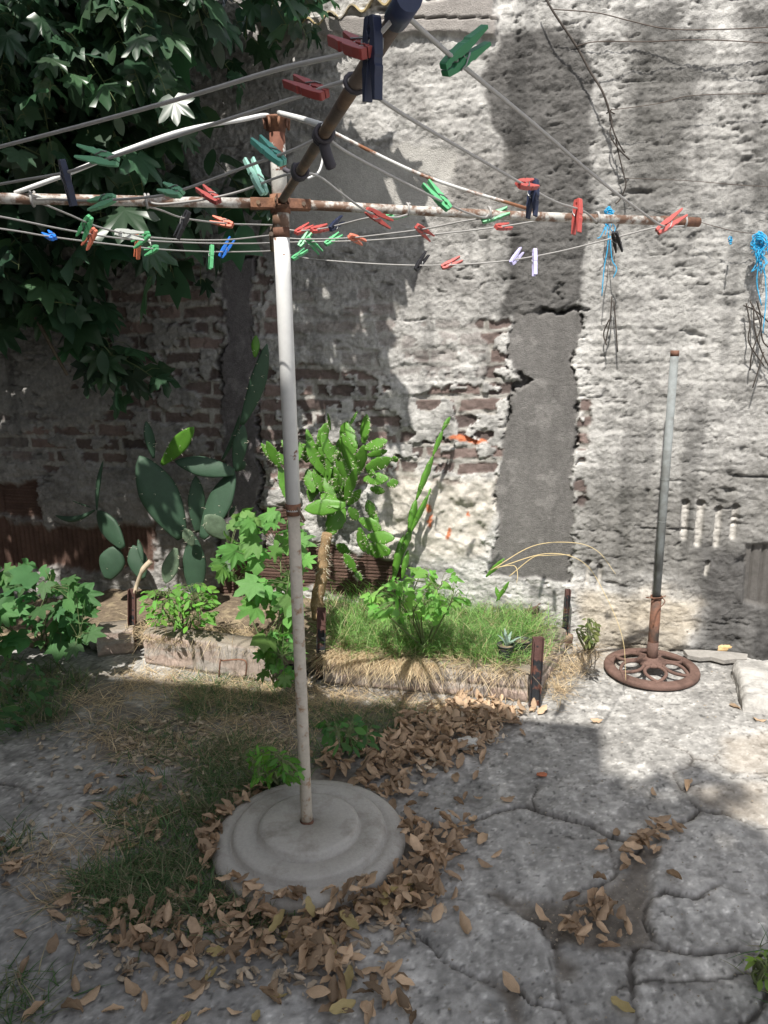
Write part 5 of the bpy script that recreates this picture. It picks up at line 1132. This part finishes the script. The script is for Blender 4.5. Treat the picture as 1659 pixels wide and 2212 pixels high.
# dry leaves -------------------------------------------------------
M_dry = mat('dry_leaf', (.39, .28, .185), .8, .18, 40, .0006, 60, trans=.12, rndv=.6, spec=.2)
M_dryy = mat('yellow_dry_leaf', (.40, .32, .15), .7, .15, 40, .0006, 60, trans=.15, rndv=.2)
M_drys = mat('dry_leaf_litter', attr='col', rough=.8, var=.2, scale=40, trans=.1, spec=.2)
def dryleaf(seed):
    g_ = random.Random(seed); nt_, na = 8, 5; V = []; F = []; roll = g_.uniform(.3, 1.5)*g_.choice((1, 1, -1)); bend = g_.uniform(-.5, .7); wd = g_.uniform(.20, .29); pw = g_.uniform(.55, .8); ph_ = g_.uniform(0, 6); tw_ = g_.uniform(-.8, .8)
    for i in range(nt_+1):
        t = i/nt_; w_ = wd*max(.02, math.sin(math.pi*(t*.97+.015)**(.8+.3*pw)))**pw*(1+.10*math.sin(t*15+ph_)); zz = bend*(t-.5)**2*.8
        for k in range(na):
            u = (k/(na-1)-.5)*2; ang = u*roll*1.25; x = math.sin(ang)/max(.3, abs(roll*1.25))*w_ if roll else u*w_; z = (1-math.cos(ang))*w_*1.0*math.copysign(1, roll)+.035*math.sin(t*13+u*4+seed)+.03*g_.uniform(-1, 1)*abs(u); a2 = tw_*(t-.5); V.append((x*math.cos(a2)-z*math.sin(a2), t-.5, x*math.sin(a2)+z*math.cos(a2)+zz))
    for i in range(nt_):
        for k in range(na-1): a = i*na+k; F.append((a, a+1, a+na+1, a+na))
    V = np.array(V); V[:, 2] -= V[:, 2].min(); return V, np.array(F)
DT = [dryleaf(i) for i in range(14)]
ZN = [  # polygon, count, pile height, zone label
 ([(880, 1560), (1000, 1520), (1125, 1535), (1130, 1560), (1060, 1600), (1010, 1660), (930, 1675), (860, 1680), (790, 1650), (800, 1610)], 250, .045, 'dry brown leaf in the heap in front of the brick edge', 'dry leaves heaped before the brick edge'),
 ([(690, 1620), (800, 1610), (880, 1680), (870, 1770), (820, 1740), (760, 1690), (690, 1670)], 60, .03, 'dry brown leaf behind the round concrete base on its right', 'dry leaves behind the concrete base'),
 ([(868, 1790), (920, 1780), (1020, 1800), (1005, 1850), (960, 1890), (955, 1960), (880, 1990), (800, 1980), (860, 1900)], 105, .05, 'dry brown leaf piled against the right side of the concrete base', 'dry leaves right of the concrete base'),
 ([(580, 1930), (660, 1950), (780, 1930), (860, 1960), (760, 2030), (740, 2120), (640, 2110), (620, 2030), (500, 2020), (440, 1980)], 125, .045, 'dry brown leaf in the drift in front of the concrete base', 'dry leaves before the concrete base'),
 ([(130, 1950), (220, 1960), (420, 1990), (600, 2040), (560, 2090), (440, 2120), (250, 2080), (130, 2000)], 62, .03, 'dry brown leaf in the drift at the lower left', 'dry leaves at lower left'),
 ([(440, 1800), (500, 1760), (545, 1730), (530, 1780), (480, 1830), (470, 1900), (430, 1880)], 34, .05, 'dry brown leaf at the left rim of the concrete base', 'dry leaves at the left rim'),
 ([(500, 1720), (560, 1700), (600, 1690), (560, 1730)], 8, .03, 'dry brown leaf tucked behind the base under the bright weeds', 'dry leaves under the weeds'),
 ([(1215, 1960), (1290, 1940), (1360, 2000), (1340, 2040), (1230, 2035)], 24, .025, 'dry tan leaf in the small cluster on the right paving', 'dry leaves clustered on the right'),
 ([(1340, 1840), (1400, 1790), (1480, 1775), (1470, 1800), (1430, 1830), (1350, 1890)], 22, .02, 'dry tan leaf lying along the wide crack at right', 'dry leaves in the crack'),
 ([(740, 2100), (860, 2080), (900, 2212), (700, 2212), (620, 2212)], 22, .015, 'dry brown leaf at the bottom edge below the base', 'dry leaves at the bottom edge'),
 ([(0, 2080), (300, 2120), (560, 2160), (560, 2212), (60, 2212)], 9, .0, 'lone dry leaf on the bare paving at the bottom left', 'lone dry leaves at bottom left'),
 ([(0, 1820), (60, 1850), (50, 1900), (0, 1890)], 9, .02, 'dry leaf at the left edge beside the thin grass', 'dry leaves at the left edge'),
 ([(180, 1700), (430, 1640), (400, 1760), (330, 1860), (200, 1840)], 20, .0, 'dry leaf scattered in the thin grass left of the base', 'dry leaves in the thin grass'),
 ([(960, 1660), (1040, 1700), (1060, 1740), (960, 1740)], 3, .0, 'lone dry leaf on the paving right of the heap', 'lone leaves right of the heap'),
 ([(300, 1560), (640, 1540), (620, 1650), (420, 1680), (250, 1640)], 240, .006, 'pale', None),
 ([(100, 1940), (560, 1960), (960, 1880), (960, 2000), (700, 2160), (200, 2120)], 260, .006, 'pale', None), ([(60, 1600), (380, 1560), (440, 1850), (200, 1950), (0, 1900)], 130, .004, 'pale', None), ([(870, 1560), (1140, 1530), (1080, 1620), (860, 1720)], 120, .03, 'pale', None)]
ZN = [(a, int(b*(1.75 if c > .028 else 1.5)), c, d, e) for a, b, c, d, e in ZN]
ALL = []
for zi, (pl, n, hp, lab, grp) in enumerate(ZN):
    for (x, y) in samp(pl, n):
        g0 = G(x, y); dd = math.hypot(g0.x-PBx, g0.y-PBy); z = rnd.uniform(.002, hp+.004)
        if lab != 'pale' and rnd.random() < .28: g0 = g0+Vector((rnd.gauss(0, .07), rnd.gauss(0, .06), 0)); z = .004; dd = math.hypot(g0.x-PBx, g0.y-PBy)
        if dd < .292:
            if dd < .262: continue
            z = .052
        ALL.append((g0.y+.5*abs(g0.x), g0, z, zi, rnd.uniform(.032, .064) if lab != 'pale' else rnd.uniform(.012, .036), hp))
for (x, y, lab) in ((1287, 1560, 'lone dry leaf near the sunlit edge of the shade on the paving'), (1104, 2132, 'lone dry leaf on the paving at the bottom, between two cracks'), (1345, 2180, 'dry leaf at the bottom right of the paving'), (1456, 1900, 'lone tan leaf on the right paving below the crack leaves'), (1042, 1815, 'big dry leaf alone just right of the leaves beside the base'), (1588, 1532, 'tiny dry leaf on the paving left of the raised slab'), (850, 2100, 'upright dry leaf alone on the bottom paving, left of the crack'), (1640, 1560, 'curled dry leaf at the foot of the raised slab'),
                (280, 1835, 'pale flat leaf lying in the grass at left'), (985, 1683, 'small dry leaf by itself above the main crack'), (800, 2195, 'dry leaf at the bottom edge near the crack'), (1490, 1702, 'dry curled leaf on the pale cracked paving at right')):
    ALL.append((-1, G(x, y), .003, lab, .06 if y > 1600 else .05, 0))
ALL.sort(key=lambda q: q[0])
protos = [link('dry_leaf', npmesh('dry_leaf', V, F), M_dryy if i == 4 else M_dry) for i, (V, F) in enumerate(DT)]
used = [False]*len(protos); rest = []; cnt = 0
for (_, g0, z, zi, sz, hp) in ALL:
    tl_ = rnd.uniform(0, .35)+(rnd.uniform(0, .42) if hp > .02 else 0); rot = Matrix.Rotation(rnd.uniform(0, 6.28), 3, 'Z') @ Matrix.Rotation(rnd.choice((-1, 1))*tl_, 3, 'X') @ Matrix.Rotation(rnd.uniform(-.4, .4), 3, 'Y')
    pos = Vector((g0.x, g0.y, z+abs(math.sin(tl_))*sz*.35))
    if cnt < 290 and not (isinstance(zi, int) and ZN[zi][4] is None):
        k = rnd.randrange(len(protos)); o = protos[k] if not used[k] else protos[k].copy()
        if used[k]: COL.objects.link(o)
        used[k] = True; o.matrix_world = Matrix.Translation(pos) @ rot.to_4x4() @ Matrix.Scale(sz, 4); cnt += 1
        if isinstance(zi, str): tag(o, zi, 'leaf')
        else: tag(o, ZN[zi][3], 'leaf', ZN[zi][4])
    else: rest.append((pos, rot, sz, isinstance(zi, int) and ZN[zi][4] is None))
for i, u in enumerate(used):
    if not u: bpy.data.objects.remove(protos[i])
Vs, Fs, Cs, off = [], [], [], 0
for pos, rot, sz, pale in rest:
    V, F = DT[rnd.randrange(14)]; v = (V*sz) @ np.array(rot).T+np.array(pos); Vs.append(v); Fs.append(F+off); off += len(v)
    b = np.array([.40, .33, .25] if pale else [.38, .27, .18])*rnd.uniform(.62, 1.38); Cs.append(np.repeat(b[None], len(v), 0))
o = link('leaf_litter', npmesh('leaf_litter', np.concatenate(Vs), np.concatenate(Fs), np.concatenate(Cs)), M_drys); tag(o, 'thick litter of small dry leaves farther back on the ground', 'leaf litter', kind='stuff')
# crumbs of stone and bark
Vs, Fs, off = [], [], 0
tet = np.array([[1, 0, 0], [-.5, .87, 0], [-.5, -.87, 0], [0, 0, .8], [.5, .3, .5]]); tf = np.array([[0, 1, 4], [1, 3, 4], [3, 0, 4], [1, 2, 3], [2, 0, 3]])
for pl, n in (([(0, 1500), (1140, 1540), (1659, 1560), (1659, 2212), (0, 2212)], 1500), ([(1180, 1420), (1600, 1430), (1600, 1560), (1200, 1540)], 260), (DIRT[0], 260), ([(250, 1440), (640, 1480), (600, 1640), (200, 1640)], 500)):
    for (x, y) in samp(pl, n):
        g0 = G(x, y); s_ = .0012+.004*rnd.random()**4
        a = rnd.uniform(0, 6.28); rr = np.array([[math.cos(a), -math.sin(a), 0], [math.sin(a), math.cos(a), 0], [0, 0, 1]]); Vs.append(tet*np.array([rnd.uniform(.6, 1.5), 1, 1])@rr.T*s_+np.array([g0.x, g0.y, .004])); Fs.append(tf+off); off += 5
o = link('grit', npmesh('grit', np.concatenate(Vs), np.concatenate(Fs), smooth=False), mat('grit', (.26, .22, .17), .9, .3, 6)); tag(o, 'fine grit and crumbs on the paving', 'grit', kind='stuff')
# crumpled clear wrapper, terracotta chip
V, F = lump(G(1008, 1622)+Vector((0, 0, .028)), .034, 33, (1.1, .8, .75), 16, .6); mt = mat('clear_wrapper', (.62, .6, .56), .25, .1, 20, .004, 40, trans=.3); o = link('plastic_wrapper', npmesh('plastic_wrapper', V, F, smooth=False), mt); tag(o, 'crumpled clear plastic wrapper beside the leaf heap', 'wrapper')
o = stone('tile_chip', G(1171, 1674)+Vector((0, 0, .003)), .014, 41, (1.2, .8, .3), mat('terracotta', (.42, .15, .08), .9, .2), 'small terracotta chip on the shaded paving', 'chip')

# ---------------------------------------------------------------- rope, wires, roots and rope shadows on the wall
M_blue = mat('blue_nylon_rope', (.02, .34, .62), .5, .25, 60, spec=.4)
M_wire = mat('rusty_wire', (.09, .07, .06), .8, .3, 30)
M_root = mat('dead_vine', (.055, .046, .04), .9, .3, 30)
def rope(px, py, H, n, wd, label, tails=()):
    o0 = .09; m = MB()
    for k in range(n):
        x = px+rnd.gauss(0, wd); L = H*rnd.uniform(.35, 1); pts = [W(px+(x-px)*.3, py+rnd.uniform(-3, 6), o0+rnd.uniform(-.02, .02))]
        for j in range(1, 6): pts.append(W(x+rnd.gauss(0, wd*.55)*(1+j*.1), py+L*j/5, o0+rnd.uniform(-.02, .02)))
        m.tube(spline(pts, 3), .0018, 4)
    for tp3 in tails: m.tube(spline([W(x, y, o0) for x, y in tp3], 5), .0022, 5)
    for k in range(3): m.tube(spline([W(px-wd*.8, py+8+k*3, o0+.015), W(px, py+5+k*5, o0+.025), W(px+wd*.8, py+9+k*3, o0+.012)], 4), .0028, 5)
    o = m.build('blue_rope', M_blue); tag(o, label, 'rope', 'scraps of blue rope')
rope(1318, 448, 60, 16, 5, 'frayed blue rope hanging behind the right arm of the clothesline', (((1315, 500), (1312, 540), (1305, 580), (1300, 640)), ((1318, 510), (1322, 560), (1332, 580), (1325, 600)), ((1312, 480), (1298, 510), (1290, 515))))
rope(1640, 502, 100, 28, 8, 'thick frayed bunch of blue rope hanging at the right edge', (((1640, 560), (1635, 610), (1645, 660)), ((1650, 570), (1655, 640), (1648, 720))))
rope(1578, 512, 14, 4, 2, 'tiny scrap of blue string between the two blue ropes')
def wire(pts, label, r=.002, mt=None, off=.07, cat='wire', nm='wall_wire', grp='wires along the wall'):
    m = MB(); m.tube(spline([W(x, y, off+.012*math.sin(i*1.9)) for i, (x, y) in enumerate(pts)], 6), r, 6); o = m.build(nm, mt or M_wire); return tag(o, label, cat, grp)
wire([(1165, -30), (1195, 25), (1245, 100), (1275, 155), (1300, 195), (1316, 240), (1318, 262)], 'thick dead vine stem slanting down the top of the wall', .0042, M_root, cat='vine', nm='dead_vine', grp=None)
m = MB()
for pts in ([(1314, 235), (1322, 262), (1318, 290), (1335, 320), (1360, 345)], [(1318, 250), (1326, 285), (1340, 315), (1350, 330)], [(1330, 300), (1336, 330), (1347, 375), (1352, 400), (1340, 430), (1330, 440)], [(1312, 238), (1328, 246)], [(1310, 245), (1322, 236)]):
    m.tube(spline([W(x, y, .06+.01*math.sin(i*2+x)) for i, (x, y) in enumerate(pts)], 5), .003, 5)
o = m.build('dead_vine', M_root); tag(o, 'tangled dead vine twigs at the lower end of the slanting stem', 'vine')
wire([(1195, 20), (1290, 28), (1360, 45), (1440, 62), (1540, 64), (1680, 58)], 'rusty wire sagging across the top right of the wall')
wire([(1245, 100), (1290, 90), (1400, 90), (1520, 86), (1680, 94)], 'second rusty wire from the top on the right of the wall')
wire([(1318, 238), (1420, 224), (1500, 206), (1680, 202)], 'thin wire rising to the right from the dead vine knot', .0014)
wire([(1350, 385), (1480, 390), (1600, 400), (1680, 404)], 'faint wire level with the middle of the wall at right', .0012)
wire([(1505, 478), (1580, 498), (1640, 506)], 'wire running from the right arm tip to the thick blue rope', .0014)
def roots(px, py, pts, label):
    m = MB()
    for p in pts: m.tube(spline([W(x, y, .05+.012*math.sin(i*2.2+x)) for i, (x, y) in enumerate(p)], 5), .0030, 5)
    o = m.build('roots_or_rope_shadow', M_root); tag(o, label, 'roots', 'dead roots hanging on the wall')
roots(0, 0, [[(1612, 655), (1620, 700), (1618, 740), (1650, 790)], [(1620, 650), (1640, 690), (1650, 740), (1680, 760)], [(1635, 650), (1645, 700), (1625, 760), (1620, 800)], [(1606, 660), (1630, 670), (1665, 700)], [(1650, 760), (1638, 800), (1626, 838)], [(1628, 660), (1632, 720), (1660, 790), (1680, 800)]], 'dark dead roots and painted rope shadow on the wall under the thick blue rope')  # dead roots, with dark strands where the thick rope's shadow falls
roots(0, 0, [[(1322, 640), (1318, 690), (1308, 740)], [(1326, 650), (1330, 700), (1334, 760)], [(1316, 690), (1304, 720), (1310, 745)]], 'shadow of the left blue rope, built as thin dark strands on the wall')  # dark strands stand in for the left rope's cast shadow
